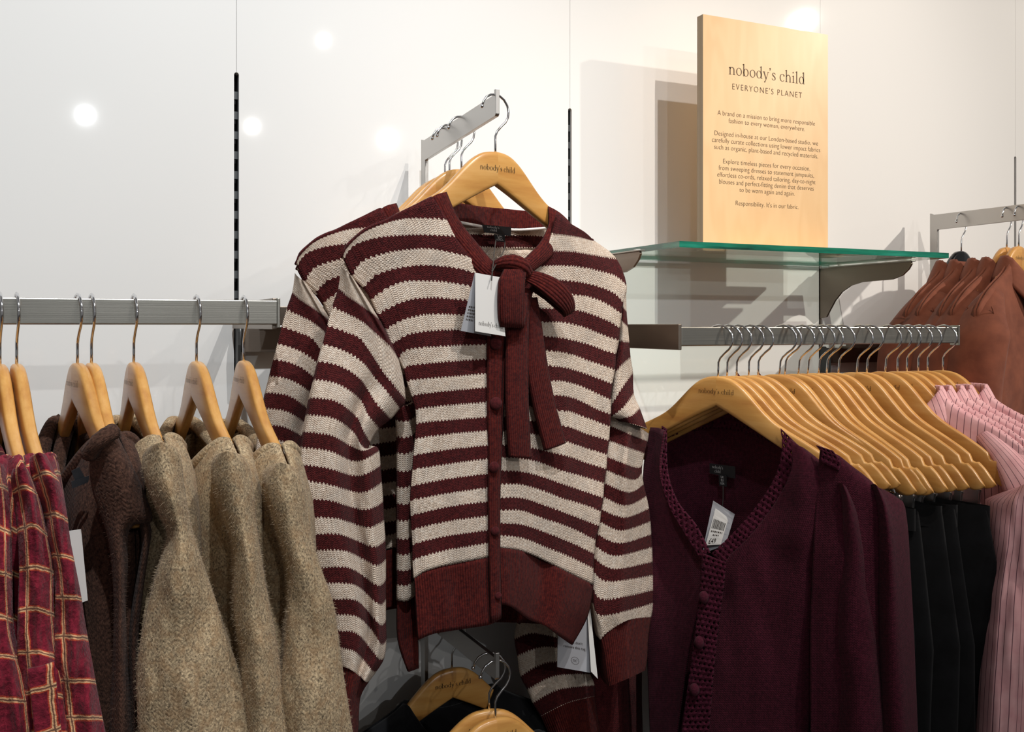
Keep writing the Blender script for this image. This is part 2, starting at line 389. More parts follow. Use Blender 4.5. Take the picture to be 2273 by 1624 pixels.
PLAID = plaid(); PINK = pinstripe(); BROWN = twill('rust_brown_cotton', '6d3a28', '844a34'); BLACKC = twill('black_cord', '0c0c0e', '17171a', .9)
SATIN = simple('black_woven_label', '14171c', .45); CARD = simple('white_card', 'efece8', .55); CARDG = simple('grey_card', 'b9bac0', .55); STRING = simple('dark_elastic_string', '3a3632', .5)
PRINTW = simple('white_print', 'd8d8d8', .6); PLY = ply(); PLYE = plyedge(); GLASS = glass('clear_green_glass', (.90, .95, .925, 1)); GEDGE = glass('green_glass_edge', (0,0,0,1), True)
BTN = simple('burgundy_covered_button', '5a2220', .9)
FLOORM = simple('grey_shop_floor', '6f6a64', .45)

# ------------------------------------------------------------------ serif lettering
def serif_text(text, height):
    """flat serif letter outlines; returns (verts2d, faces, width)"""
    vs = []; fs = []; X = [0.0]
    def quad(*p):
        k = len(vs); vs.extend((X[0]+a, b) for a, b in p); fs.append((k, k+1, k+2, k+3))
    def rect(x0, y0, x1, y1): quad((x0, y0), (x1, y0), (x1, y1), (x0, y1))
    def stem(x, y0, y1, wd=.07): rect(x-wd/2, y0, x+wd/2, y1)
    def ser(x, y, wd=.19, h=.022): rect(x-wd/2, y, x+wd/2, y+h)
    def flag(x, y): quad((x-.11, y-.05), (x-.02, y-.075), (x+.035, y), (x-.02, y))
    def ring(cx, cy, rx, ry, a0=0, a1=360, wd=.068, t=.022, n=22):
        for i in range(n):
            p = []
            for a in (a0+(a1-a0)*i/n, a0+(a1-a0)*(i+1)/n): p.append((math.cos(R(a)), math.sin(R(a))))
            (c, s), (c2, s2) = p
            quad((cx+rx*c, cy+ry*s), (cx+rx*c2, cy+ry*s2), (cx+(rx-wd)*c2, cy+(ry-t)*s2), (cx+(rx-wd)*c, cy+(ry-t)*s))
    def dot(cx, cy, r): ring(cx, cy, r, r, 0, 360, r, r, 10)
    for ch in text:
        if ch in 'nhm':
            stem(.12, 0, .74 if ch == 'h' else .44); flag(.12, .74 if ch == 'h' else .45); ser(.12, 0)
            k = 1 if ch != 'm' else 2
            for q in range(k):
                ring(.265+q*.28, .28, .18, .18, 0, 165, .068, .035, 12); stem(.411+q*.28, 0, .28); ser(.411+q*.28, 0)
            X[0] += .54 if k == 1 else .82
        elif ch == 'o': ring(.25, .225, .215, .24); X[0] += .5
        elif ch == 'b': stem(.11, 0, .74); flag(.11, .74); ring(.275, .225, .2, .235); X[0] += .53
        elif ch in 'dg': stem(.41, 0, .74); flag(.41, .74); ring(.245, .225, .2, .235); ser(.45, 0, .12); X[0] += .54
        elif ch in 'ce':
            ring(.245, .225, .205, .24, 45 if ch == 'c' else 0, 318)
            if ch == 'c': dot(.38, .36, .045)
            else: rect(.06, .22, .45, .245)
            X[0] += .45
        elif ch == 'y':
            quad((.04, .45), (.125, .45), (.285, .02), (.235, -.02)); quad((.405, .45), (.435, .45), (.215, -.14), (.18, -.12)); ser(.085, .43, .17); ser(.42, .43, .14)
            dot(.15, -.17, .05); X[0] += .46
        elif ch == 's':
            P = [(.31,.33,.02),(.29,.42,.03),(.19,.445,.03),(.10,.41,.05),(.09,.33,.065),(.17,.26,.075),(.26,.20,.075),(.31,.11,.065),(.28,.03,.045),(.18,.005,.03),(.08,.03,.03),(.06,.13,.02)]
            for a, b in zip(P, P[1:]):
                d = V((b[0]-a[0], b[1]-a[1])); nn = V((-d.y, d.x)).normalized()
                quad((a[0]-nn.x*a[2]/2, a[1]-nn.y*a[2]/2), (b[0]-nn.x*b[2]/2, b[1]-nn.y*b[2]/2), (b[0]+nn.x*b[2]/2, b[1]+nn.y*b[2]/2), (a[0]+nn.x*a[2]/2, a[1]+nn.y*a[2]/2))
            X[0] += .37
        elif ch in 'il':
            stem(.13, 0, .44 if ch == 'i' else .74); flag(.13, .45 if ch == 'i' else .74); ser(.13, 0)
            if ch == 'i': dot(.12, .64, .05)
            X[0] += .27
        elif ch == "'": dot(.1, .68, .05); quad((.09, .66), (.15, .68), (.10, .54), (.075, .55)); X[0] += .2
        else: X[0] += .25
    wd = X[0]; return [((a-wd/2)*height, b*height) for a, b in vs], fs, wd*height
def letter_mesh(name, lines, height, lead=1.0):
    """lines of serif text centred on x, stacked down -z, facing -y"""
    mb = MB()
    for i, t in enumerate(lines):
        v, f, _ = serif_text(t, height); mb.add([(a, 0, b - i*height*lead) for a, b in v], f)
    return mb.mesh(name)
def font_mesh(name, body, size, lead=1.0, sx=1.0, align='CENTER', space=1.0, thin=0.0):
    cu = bpy.data.curves.new(name, 'FONT'); cu.body = body; cu.size = size; cu.align_x = align; cu.space_line = lead; cu.space_character = space; cu.resolution_u = 3; cu.offset = thin
    ob = bpy.data.objects.new(name, cu); COL.objects.link(ob); dg = bpy.context.evaluated_depsgraph_get(); dg.update()
    me = bpy.data.meshes.new_from_object(ob.evaluated_get(dg)); bpy.data.objects.remove(ob); bpy.data.curves.remove(cu)
    me.transform(Matrix.Rotation(R(90), 4, 'X') @ Matrix.Diagonal((sx, 1, 1, 1))); me.name = name; return me

# ------------------------------------------------------------------ setting: wall of laminate panels with slotted uprights
S = 0.609; UX = [i*S for i in range(-2, 6)]; SLOT = .0038; ZT = 1.908
wall = tag(empty('wall_back', (0, 0, 0)), kind='structure'); wall['label'] = 'gloss white laminate wall with slotted uprights'
for i in range(len(UX)-1):
    a, b = UX[i], UX[i+1]; g = .0003
    arcL = [(a+SLOT*math.cos(t), ZT+SLOT*math.sin(t)-SLOT) for t in [R(x) for x in (0, 30, 60, 85)]]
    arcR = [(b-SLOT*math.cos(t), ZT+SLOT*math.sin(t)-SLOT) for t in [R(x) for x in (85, 60, 30, 0)]]
    poly = [(a+SLOT, .08)] + arcL + [(a+g, ZT), (a+g, 2.75), (b-g, 2.75), (b-g, ZT)] + arcR + [(b-SLOT, .08)]
    MB().prism(poly, 'y', 0, .018).build('panel', WALL, wall)
for k, x in enumerate(UX[1:-1]):
    t = tag(empty('trim_%d' % (k+1), (x, .004, 0)), kind='structure')
    MB().box((-.012, .028, .08), (.012, .032, 1.93)).build('back_channel', UPRD, t)
    mb = MB(); mb.box((-.012, .002, .08), (-.0031, .028, 1.93)); mb.box((.0031, .002, .08), (.012, .028, 1.93))
    z = ZT - .036
    while z > .1: mb.box((-.0031, .002, z-.0062), (.0031, .012, z+.0062)); z -= .0322
    mb.build('slotted_face', UPR, t)
fl = MB().box((-4, -8, -.05), (6, .05, 0)).build('floor', FLOORM); tag(fl, kind='structure')
bb = MB().box((-1.3, -.012, 0), (3.2, 0, .08)).build('baseboard_back', simple('grey_plinth', '8a8886', .5)); tag(bb, kind='structure')

# ------------------------------------------------------------------ rails, cross bars, arms
def rail(label, x0, x1, z0, z1, y, supports):
    t = tag(empty('clothes_rail', (x0, y, z0)), label, 'clothes rail', 'steel clothes rails'); L = x1-x0; h = z1-z0
    MB().box((0, -.0075, 0), (L, .0075, h)).build('bar', STEEL, t, .0015)
    for ex in supports:
        MB().box((ex-.002, -.0095, -.004), (ex+.002, .0095, h+.003)).build('end_cap', STEEL, t, .0008)
    return t
rl = rail('brushed steel rail on the left holding brown knits and plaid dresses', -.75, -.001, 1.501, 1.532, -.345, (.7485,))
MB().box((.742, .0, -.006), (.748, .335, .034)).build('bracket_arm', STEELD, rl, .001)
rr = rail('brushed steel rail on the right crowded with wooden hangers', .615, 1.217, 1.468, 1.4975, -.345, (.602,))
MB().box((-.006, -.009, -.006), (.0, .345, .034)).build('bracket_arm', STEELD, rr, .001)
MB().box((.596, -.004, .000), (.602, .345, .028)).build('bracket_arm', STEELD, rr, .001)
def crossbar(label, x0, x1, za, zb, za2, zb2):
    t = tag(empty('cross_bar', (x0, 0, za2)), label, 'cross bar', 'cross bars fixed to the uprights'); L = x1-x0
    MB().box((.03, -.058, za-za2), (L-.03, -.043, zb-za2)).build('front_bar', STEELD, t, .001)
    MB().box((.006, -.024, 0), (L-.006, -.004, zb2-za2)).build('rear_bar', STEELD, t, .001)
    for x in (.0, L):
        prof = [(.0, -.07), (.0, zb2-za2+.003), (-.014, zb2-za2+.003), (-.026, zb2-za2-.008), (-.030, .012), (-.026, -.05), (-.012, -.07)]
        MB().prism(prof, 'x', x-.0022, x+.0022).build('hook_plate', UPR, t)
    for x in (.04, L-.05): MB().box((x, -.045, za-za2+.004), (x+.02, -.02, min(zb, zb2)-za2-.002)).build('spacer', STEELD, t)
    return t
crossbar('steel cross bar behind the striped cardigans', 0, S, 1.5005, 1.53, 1.457, 1.4975)
crossbar('steel cross bar behind the brown shirts', 2*S, 3*S, 1.452, 1.475, 1.42, 1.452)
def waterfall(label, x, y0, z, length, rise, drop, thick=.0062, h=.029):
    t = tag(empty('display_arm', (x, y0, z)), label, 'display arm', 'face-out display arms')
    poly = [(0, .0), (0, .008), (-.008, .004), (-length+.006, rise+.002), (-length+.006, rise+.009), (-length, rise+.009), (-length, rise-h+.003), (-length+.003, rise-h), (-.02, -h-.001), (-.02, -drop), (0, -drop)]
    MB().prism(poly, 'x', -thick/2, thick/2).build('arm', STEELL, t, .0007)
    MB().box((-thick/2-.003, -.022, -drop), (thick/2+.003, .004, -drop+.06)).build('saddle', STEELD, t, .001)
    return t
waterfall('steel face-out arm above the striped cardigans', .301, -.045, 1.808, .315, .0145, .31)
waterfall('steel face-out arm at right carrying rust brown shirts', 1.495, -.045, 1.741, .33, 0, .29)
waterfall('low steel face-out arm under the striped cardigans', .301, -.045, 1.028, .315, .004, .31)

# ------------------------------------------------------------------ glass shelf, brackets, sign
SZ = 1.636; SX0, SX1, SY0, SY1 = .648, 1.254, -.30, -.012
sh = tag(empty('glass_shelf', (SX0, SY1, SZ-.010)), 'clear glass shelf with green edge carrying the plywood sign', 'shelf')
w_, d_ = SX1-SX0, SY1-SY0
mb = MB().box((0, -d_, 0), (w_, 0, .010)); me = mb.mesh('pane'); me.materials.append(GLASS); me.materials.append(GEDGE)
for p in me.polygons: p.material_index = 0 if abs(p.normal.z) > .5 else 1
link('pane', me, None, sh, smooth=False)
for k, bx in enumerate((S, 2*S)):
    t = tag(empty('shelf_bracket', (bx, 0, SZ-.010)), ['steel shelf bracket at the left end of the glass shelf', 'steel shelf bracket at the right end of the glass shelf'][k], 'bracket', 'shelf brackets')
    prof = [(.004, -.004)] + [(-.01-.235*i/10, -.004) for i in range(11)] + [(-.247, -.008), (-.24, -.018), (-.225, -.029), (-.20, -.036), (-.16, -.037), (-.12, -.038), (-.09, -.044), (-.065, -.056), (-.045, -.074), (-.030, -.094), (-.02, -.108), (.004, -.112)]
    MB().prism(prof, 'x', -.002, .002).build('plate', STEELD, t)
    MB().box((-.006, -.250, -.004), (.006, -.03, -.0015)).build('ledge', STEEL, t, .0006)
    for yy in (-.235, -.06): MB().tube([(0, yy, -.0015), (0, yy, .0)], .006, 12).build('pad', simple('clear_pad', 'd5d8d4', .3) if yy == -.235 else bpy.data.materials['clear_pad'], t)
SGX, SGY, SGZ = .952, -.140, SZ+.0005
sg = tag(empty('plywood_sign', (SGX, SGY, SGZ)), 'tall birch plywood sign with printed text on the glass shelf', 'sign')
mb = MB().box((-.148, -.009, 0), (.148, .009, .431)); me = mb.mesh('board'); me.materials.append(PLY); me.materials.append(PLYE)
for p in me.polygons: p.material_index = 0 if abs(p.normal.y) > .5 else 1
link('board', me, None, sg, smooth=False)
MB().box((-.10, -.055, 0), (.205, -.009, .006)).build('foot', PLY, sg, .0008)
MB().box((-.10, .009, 0), (.205, .05, .006)).build('foot', PLY, sg, .0008)
o = link('heading_lettering', letter_mesh('heading', ["nobody's child"], .0305), INKB, sg); o.location = (0, -.0094, .328); o.scale = (1.0, 1, 1.0)
o = link('subtitle_lettering', font_mesh('subtitle', "EVERYONE'S PLANET", .0158, 1, .92, 'CENTER', 1.26, -.0002), INKB, sg); o.location = (0, -.0094, .3008)
BODY = ["A brand on a mission to bring more responsible", "fashion to every woman, everywhere.", "", "Designed in-house at our London-based studio, we", "carefully curate collections using lower impact fabrics",
 "such as organic, plant-based and recycled materials.", "", "Explore timeless pieces for every occasion,", "from sweeping dresses to statement jumpsuits,", "effortless co-ords, relaxed tailoring, day-to-night",
 "blouses and perfect-fitting denim that deserves", "to be worn again and again.", "", "Responsibility. It's in our fabric."]
o = link('text_lettering', font_mesh('text', "\n".join(BODY), .0128, .985, .93, thin=-.0002), INKB, sg); o.location = (0, -.0094, .2505)

# ------------------------------------------------------------------ hangers
ZU = [(0,0),(.012,-.0006),(.024,-.0035),(.036,-.010),(.048,-.020),(.060,-.032),(.072,-.0445),(.084,-.056),(.097,-.066),(.115,-.076),(.14,-.088),(.17,-.104),(.20,-.126),(.22,-.148)]
ZL = [(0,-.047),(.03,-.062),(.06,-.078),(.09,-.094),(.12,-.110),(.15,-.127),(.18,-.147),(.205,-.163),(.22,-.158)]
def itp(T, x):
    for a, b in zip(T, T[1:]):
        if x <= b[0]: return a[1]+(b[1]-a[1])*(x-a[0])/(b[0]-a[0])
    return T[-1][1]
def sm(T, x): return (itp(T, max(0, x-.006))+2*itp(T, x)+itp(T, min(.22, x+.006)))/4
BOW = .05
def half_mesh(sg_):
    vs = []; fs = []; n = 16; K = 46
    for i in range(K+1):
        s = .2215*i/K; e = max(0, (s-.2)/.0215); zu = sm(ZU, min(s, .22)); zl = sm(ZL, min(s, .22))
        if i == 0: zu, zl = 0, -.047
        c = (zu+zl)/2; hh = (zu-zl)/2*math.sqrt(max(.02, 1-e**2.6)); d = abs(s-.184)
        zu = c+hh; zl = c-hh
        if d < .0055: zu -= .0065*math.sqrt(1-(d/.0055)**2)
        th = (.0072-.0022*s/.22)*math.sqrt(max(.03, 1-e**3)); y = BOW*math.sqrt(s*s+.00004)
        c = (zu+zl)/2; hh = (zu-zl)/2
        for j in range(n):
            a = 2*math.pi*j/n; ca, sa = math.cos(a), math.sin(a)
            py = th*math.copysign(abs(ca)**.55, ca); pz = hh*math.copysign(abs(sa)**.32, sa)
            vs.append((sg_*s, y+py, c+pz))
    for i in range(K):
        for j in range(n):
            q = (i*n+j, i*n+(j+1) % n, (i+1)*n+(j+1) % n, (i+1)*n+j); fs.append(q if sg_ < 0 else q[::-1])
    k = K*n; fs.append(tuple(range(k, k+n)))
    me = bpy.data.meshes.new('arm'); me.from_pydata(vs, [], fs); me.update()
    me.polygons.foreach_set('use_smooth', [True]*len(me.polygons)); pass
    me.materials.append(WOODH); return me
HOOK = [(0,-.012),(0,.012),(0,.022),(.003,.029),(.010,.0365),(.018,.0435),(.0225,.051),(.0240,.059),(.0215,.068),(.0155,.0755),(.008,.0795),(0,.081),(-.008,.0795),(-.0155,.0755),(-.0205,.069),(-.0235,.062)]
mb = MB().tube([(a, 0, b) for a, b in HOOK], .0017, 8); mb.ball((-.0236, 0, .0612), .0028); HOOKM = mb.mesh('hook'); HOOKM.materials.append(CHROME)
HOOKM.polygons.foreach_set('use_smooth', [True]*len(HOOKM.polygons))
ARMS = [half_mesh(-1), half_mesh(1)]
LET = letter_mesh('lettering', ["nobody's child"], .0105)
for v in LET.vertices: v.co.y = BOW*math.sqrt(v.co.x**2+.00004) - .0078; v.co.z -= .0275
LET.materials.append(INK)
# clip bar with two trouser clips for the skirt hangers
mb = MB().tube([(-.19, .008, -.16), (.19, .008, -.16)], .0016, 8)
for s in (-1, 1): mb.tube([(s*.19, .008, -.16), (s*.185, .008, -.145), (s*.17, .008, -.125)], .0014, 6)
CLIPBAR = mb.mesh('clip_bar'); CLIPBAR.materials.append(CHROME)
mb = MB().box((-.017, -.005, -.028), (.017, -.002, .008)); mb.box((-.017, .002, -.028), (.017, .005, .008)); mb.tube([(-.02, 0, -.002), (.02, 0, -.002)], .004, 8)
for s in (-1, 1):
    mb.tube([(s*.016, -.004, .008), (s*.017, -.010, .020), (s*.009, -.013, .027), (s*.004, -.012, .018), (s*.004, -.006, .006)], .0014, 6)
    mb.tube([(s*.016, .004, .008), (s*.017, .010, .020), (s*.009, .013, .027), (s*.004, .012, .018), (s*.004, .006, .006)], .0014, 6)
CLIP = mb.mesh('trouser_clip'); CLIP.materials.append(simple('bright_clip_steel', 'e6e6e6', .28, 1))
def hanger(label, loc, ang, group, clip=False, black=False, tilt=0.0, tiltx=0.0):
    """loc = top of the wooden head; ang = heading of the hanger's width axis"""
    t = tag(empty('plastic_hanger' if black else 'wooden_hanger', loc, ang), label, 'hanger', group); t.rotation_euler = (tiltx, tilt, ang)
    for m in ARMS:
        o = link('arm', m, None, t, smooth=False)
        if black: o.data = m.copy(); o.data.materials[0] = BLACKP
    link('hook', HOOKM, None, t, smooth=False)
    if not black: link('lettering', LET, None, t, smooth=False)
    if clip:
        link('clip_bar', CLIPBAR, None, t, smooth=False)
        for s in (-.155, .155):
            c = link('trouser_clip', CLIP, None, t, smooth=False); c.location = (s, .008, -.170)
    return t
ORD = ['first', 'second', 'third', 'fourth', 'fifth', 'sixth', 'seventh', 'eighth', 'ninth', 'tenth', 'eleventh', 'twelfth', 'thirteenth', 'fourteenth', 'fifteenth', 'sixteenth', 'seventeenth', 'eighteenth', 'nineteenth', 'twentieth']
# right rail
HRX = [1594,1614,1635,1662,1683,1730,1742,1772,1793,1817,1835,1861,1902,1924,1965,1992,2013,2038,2059,2093]
HYAW = [25,28,28,29,30,28,24,20.5,16,20,21,21.5,17.5,19,18,17,16,16,15,14]
HR = []
for i, px in enumerate(HRX):
    p = atY(px, 826 if i < 2 else 824, -.345); p.z = 1.4195
    bare = 5 <= i <= 14
    HR.append(p); tl = 0.0
    hanger('%s wooden hanger from the left on the right rail%s' % (ORD[i], ', bare with clip bar' if bare else ''), p, R(-90+HYAW[i]), 'wooden hangers on the right rail', clip=bare, tilt=R(5 if bare else 1.5))
# left rail
HLX = [-52, 0, 37, 172, 203, 297, 436, 541]
HL = []
LN = ['wooden hanger of the leftmost red plaid dress at the frame edge', 'wooden hanger of the middle red plaid dress', 'wooden hanger of the right red plaid dress', 'wooden hanger of the left dark brown knit vest', 'narrow wooden hanger just right of the dark brown vest hanger',
      'wooden hanger of the leftmost khaki jumper', 'wooden hanger of the middle khaki jumper', 'wooden hanger nearest the right end of the left rail']
for i, px in enumerate(HLX):
    p = atY(px, 797, -.345); p.z = 1.456; HL.append(p)
    hanger(LN[i], p, R(-90 + [8,8,8,11,7.5,6,5.5,2.5][i]), 'wooden hangers on the left rail')
# centre arm
CP = [atY(1105, 335, -.352), None, None, None]
HC = [V((.301, -.352, 1.7445)), V((.301, -.223, 1.739)), V((.301, -.172, 1.736)), V((.301, -.152, 1.735))]
CL = ['wooden hanger at the front of the centre arm in the striped cardigan', 'second wooden hanger on the centre arm behind the front cardigan', 'third wooden hanger on the centre arm', 'rearmost wooden hanger on the centre arm']
CANG = [R(14), R(12), R(13), R(9)]
for i in range(4): hanger(CL[i], HC[i], CANG[i], 'wooden hangers on the centre arm')
# low centre arm
LP = [atY(1113, 1590, -.352), atY(1092, 1578, -.325), atY(1003, 1482, -.14)]
hanger('front wooden hanger on the low arm under the striped cardigans', V((.301, -.352, LP[0].z)), R(4), 'wooden hangers on the low centre arm')
hanger('second wooden hanger close behind on the low arm', V((.301, -.330, LP[0].z+.004)), R(-10), 'wooden hangers on the low centre arm')
hanger('shadowed wooden hanger left of the low arm in black garment', LP[2], R(2), 'wooden hangers on the low centre arm')
# right arm
HA = [atY(2133, 570, -.125), atY(2232, 542, -.235), atY(2262, 535, -.262)]
for p in HA: p.x = 1.495
HA[0].z = HA[1].z = HA[2].z = 1.741-.081
hanger('black plastic hanger in the rearmost rust brown shirt', HA[0], R(16), 'hangers on the right arm', black=True)
hanger('wooden hanger in a rust brown shirt beside the black hanger', HA[1], R(17), 'hangers on the right arm')
hanger('wooden hanger in a rust brown shirt at the right frame edge', HA[2], R(18), 'hangers on the right arm')

# ------------------------------------------------------------------ small printed cards and labels
def card(name, pl, q, wv, mat, parent, thick=.0006, bend=0.0):
    """rectangular card from four traced corners (tl, tr, br, bl)"""
    N = 6; P = []
    for i in range(N+1):
        t = i/N; a = [q[0][k]+(q[3][k]-q[0][k])*t for k in (0, 1)]; b = [q[1][k]+(q[2][k]-q[1][k])*t for k in (0, 1)]
        ww = (wv[0]+(wv[1]-wv[0])*t) if isinstance(wv, tuple) else wv
        P.append([pl.at(*a, ww + bend*math.sin(math.pi*t)), pl.at(*b, ww + bend*math.sin(math.pi*t))])
    vs = [p for r in P for p in r] + [p - pl.n*thick for r in P for p in r]; k = 2*(N+1); fs = []
    for i in range(N):
        a = 2*i; fs += [(a, a+2, a+3, a+1), (k+a, k+a+1, k+a+3, k+a+2), (a, k+a, k+a+2, a+2), (a+1, a+3, k+a+3, k+a+1)]
    fs += [(0, 1, k+1, k), (2*N, k+2*N, k+2*N+1, 2*N+1)]
    return link(name, MB().add(vs, fs).mesh(name), mat, parent, local=False, smooth=False)
def bars(widths, seed=1):
    rnd = random.Random(seed); mb = MB()
    for i, wd in enumerate(widths):
        x = (1-wd)/2 if seed > 5 else 0; e = x+wd
        while x < e:
            l = rnd.uniform(.05, .16); mb.add([(x, 0, -i), (min(e, x+l), 0, -i), (min(e, x+l), 0, .38-i), (x, 0, .38-i)], [(0, 1, 2, 3)]); x += l+.05
    return mb.mesh('p')
def print_on(name, pl, q, wv, mesh, box, mat, parent):
    """print a flat letter mesh (x,z) onto the card q; box = (x0, x1, y0, y1) fractions of the card the text fills"""
    xs = [v.co.x for v in mesh.vertices]; zs = [v.co.z for v in mesh.vertices]; x0, x1, z0, z1 = min(xs), max(xs), min(zs), max(zs)
    for v in mesh.vertices:
        u = box[0]+(box[1]-box[0])*(v.co.x-x0)/(x1-x0); t = box[3]-(box[3]-box[2])*(v.co.z-z0)/(z1-z0)
        top = [q[0][k]+(q[1][k]-q[0][k])*u for k in (0, 1)]; bot = [q[3][k]+(q[2][k]-q[3][k])*u for k in (0, 1)]
        ww = (wv[0]+(wv[1]-wv[0])*t) if isinstance(wv, tuple) else wv
        v.co = pl.at(top[0]+(bot[0]-top[0])*t, top[1]+(bot[1]-top[1])*t, ww + .0005)
    root = parent.parent or parent
    mesh.transform(Matrix.LocRotScale(root.location, root.rotation_euler, None).inverted())
    return link(name, mesh, mat, parent, smooth=False)

# ------------------------------------------------------------------ the striped cardigan
PS = Plane(HC[0], CANG[0])
sw = tag(empty('striped_cardigan', HC[0]), 'front striped burgundy and cream wool cardigan with tied neck bow and swing tag', 'cardigan', 'striped cardigans on the centre arm')
LB = [ # left front: traced stripe edges, top to bottom
 [(758,570),(771,541),(812,507),(851,490),(888,470),(958,436)],
 [(759,572),(771,546),(814,511),(880,488),(930,484),(990,487)],
 [(762,575),(777,550),(805,535),(851,525),(925,521),(1008,524)],
 [(781,612),(801,581),(851,562),(906,553),(962,553),(1040,570)],
 [(805,638),(821,621),(842,605),(897,592),(952,588),(1017,596),(1090,618)],
 [(823,664),(860,638),(897,625),(943,623),(999,627),(1096,646)],
 [(838,697),(860,684),(897,668),(943,660),(989,662),(1097,672)],
 [(854,730),(873,720),(897,708),(934,699),(980,697),(1097,702)],
 [(867,762),(884,754),(906,741),(962,733),(1021,731),(1097,729)],
 [(884,796),(892,783),(904,775),(943,770),(1017,766),(1097,763)],
 [(895,818),(906,811),(943,806),(1017,800),(1097,795)],
 [(905,846),(918,842),(999,835),(1097,827)],
 [(915,878),(928,874),(999,866),(1097,858)],
 [(924,908),(936,905),(999,898),(1097,891)],
 [(925,940),(938,937),(999,931),(1098,924)],
 [(923,974),(936,971),(999,962),(1098,954)],
 [(920,1010),(930,1007),(999,996),(1099,986)],
 [(918,1042),(928,1039),(999,1028),(1099,1015)],
 [(915,1078),(925,1075),(999,1061),(1100,1048)],
 [(913,1110),(923,1107),(999,1093),(1100,1079)],
 [(914,1144),(925,1139),(999,1123),(1100,1110)],
 [(916,1176),(926,1171),(999,1155),(1101,1142)],
 [(918,1209),(928,1203),(999,1187),(1102,1173)],
 [(918,1244),(928,1237),(999,1218),(1103,1201)],
 [(918,1284),(935,1272),(952,1264),(999,1252),(1104,1232)]]
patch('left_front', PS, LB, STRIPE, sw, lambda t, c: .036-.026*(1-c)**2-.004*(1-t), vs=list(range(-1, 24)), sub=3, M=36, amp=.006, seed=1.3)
RB = [
 [(1236,472),(1262,494),(1295,514),(1318,534)],
 [(1225,520),(1250,522),(1283,527),(1319,537)],
 [(1205,556),(1265,558),(1311,566),(1348,572),(1366,574)],
 [(1150,604),(1194,592),(1246,589),(1292,593),(1339,604),(1368,615),(1389,634)],
 [(1105,614),(1180,618),(1250,622),(1292,627),(1339,640),(1368,656),(1381,672)],
 [(1105,642),(1180,650),(1272,654),(1311,660),(1348,676),(1378,697)],
 [(1105,670),(1191,683),(1272,687),(1311,697),(1348,712),(1374,728)],
 [(1105,702),(1198,714),(1246,715),(1302,728),(1329,740),(1372,755)],
 [(1105,731),(1202,745),(1246,750),(1302,763),(1339,777),(1366,785)],
 [(1105,764),(1207,777),(1255,783),(1302,799),(1363,820)],
 [(1105,796),(1211,810),(1255,816),(1298,829),(1357,851)],
 [(1105,828),(1217,843),(1255,847),(1296,860),(1354,887)],
 [(1105,860),(1224,875),(1265,881),(1298,895),(1320,906),(1354,919)],
 [(1105,891),(1235,910),(1265,914),(1298,926),(1352,946)],
 [(1105,923),(1246,944),(1297,961),(1350,977)],
 [(1105,955),(1176,962),(1252,979),(1298,994),(1346,1008)],
 [(1105,986),(1176,993),(1224,1004),(1265,1014),(1298,1026),(1344,1040)],
 [(1105,1014),(1154,1017),(1191,1024),(1246,1044),(1296,1058),(1339,1072)],
 [(1105,1044),(1154,1046),(1200,1057),(1246,1073),(1298,1091),(1337,1104)],
 [(1105,1074),(1154,1074),(1200,1087),(1246,1105),(1300,1121),(1332,1135)],
 [(1105,1104),(1154,1104),(1200,1118),(1265,1142),(1305,1157),(1328,1167)],
 [(1104,1131),(1154,1132),(1200,1148),(1265,1170),(1320,1198)],
 [(1104,1160),(1154,1163),(1200,1177),(1265,1203),(1317,1228)],
 [(1104,1187),(1154,1192),(1200,1209),(1265,1236),(1315,1261)],
 [(1104,1215),(1154,1222),(1200,1240),(1265,1273),(1315,1297)]]
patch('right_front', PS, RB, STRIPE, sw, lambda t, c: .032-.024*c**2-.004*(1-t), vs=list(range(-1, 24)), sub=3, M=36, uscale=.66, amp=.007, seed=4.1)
SIDE = [[(884+k*0, 905+k*0),(926,905)]] 
sy = [895,930,966,1002,1041,1077,1114,1151,1191,1226,1261,1294,1329]
patch('side_panel', PS, [[(878+min(k,2)*2, y+2),(902,y+4),(926+(-4 if k > 3 else 0), y-10)] for k, y in enumerate(sy)], STRIPE, sw,
      lambda t, c: -.028+.012*math.sin(math.pi*c), vs=[11+k for k in range(13)], sub=3, M=10, amp=.004, seed=2.2)
# back panel with the inside of the neck
bk = [[(765,585),(900,490),(1000,492),(1110,505),(1228,506),(1300,548),(1378,592)], [(775,600),(900,530),(1000,520),(1110,522),(1225,528),(1300,570),(1380,606)],
      [(800,640),(900,570),(1000,548),(1110,549),(1220,555),(1300,600),(1374,640)], [(830,690),(950,600),(1110,588),(1230,595),(1366,690)],
      [(880,860),(1000,850),(1110,850),(1230,855),(1350,870)], [(884,1100),(1000,1100),(1110,1100),(1230,1100),(1335,1110)], [(884,1300),(1000,1295),(1110,1290),(1230,1290),(1312,1290)]]
patch('back', PS, bk, STRIPE, sw, lambda t, c: -.050-.03*math.sin(math.pi*c)-.01*t, vs=[0,1,2,3,10,17,23], sub=5, M=40, amp=.004, seed=6)
patch('back_hem_rib', PS, [[(884,1300),(1110,1290),(1312,1290)], [(888,1350),(1110,1345),(1300,1350)], [(900,1395),(1110,1380),(1285,1392)]], RIB, sw, lambda t, c: -.06-.03*math.sin(math.pi*c), M=40, amp=.004)
patch('back_neck_rib', PS, [[(1001,448),(1060,458),(1120,464),(1180,470),(1232,474)], [(1003,470),(1060,480),(1120,486),(1180,490),(1230,490)], [(1005,492),(1060,500),(1120,506),(1180,508),(1228,506)]], RIB, sw, lambda t, c: -.046-.03*math.sin(math.pi*c)-.004*(1-t), M=36, amp=.002)
tubepx('neck_seam', PS, [(1006,490,-.044),(1040,497,-.05),(1080,504,-.066),(1140,510,-.071),(1190,508,-.06),(1226,504,-.044)], .0022, KHAKI if False else CARD, sw)
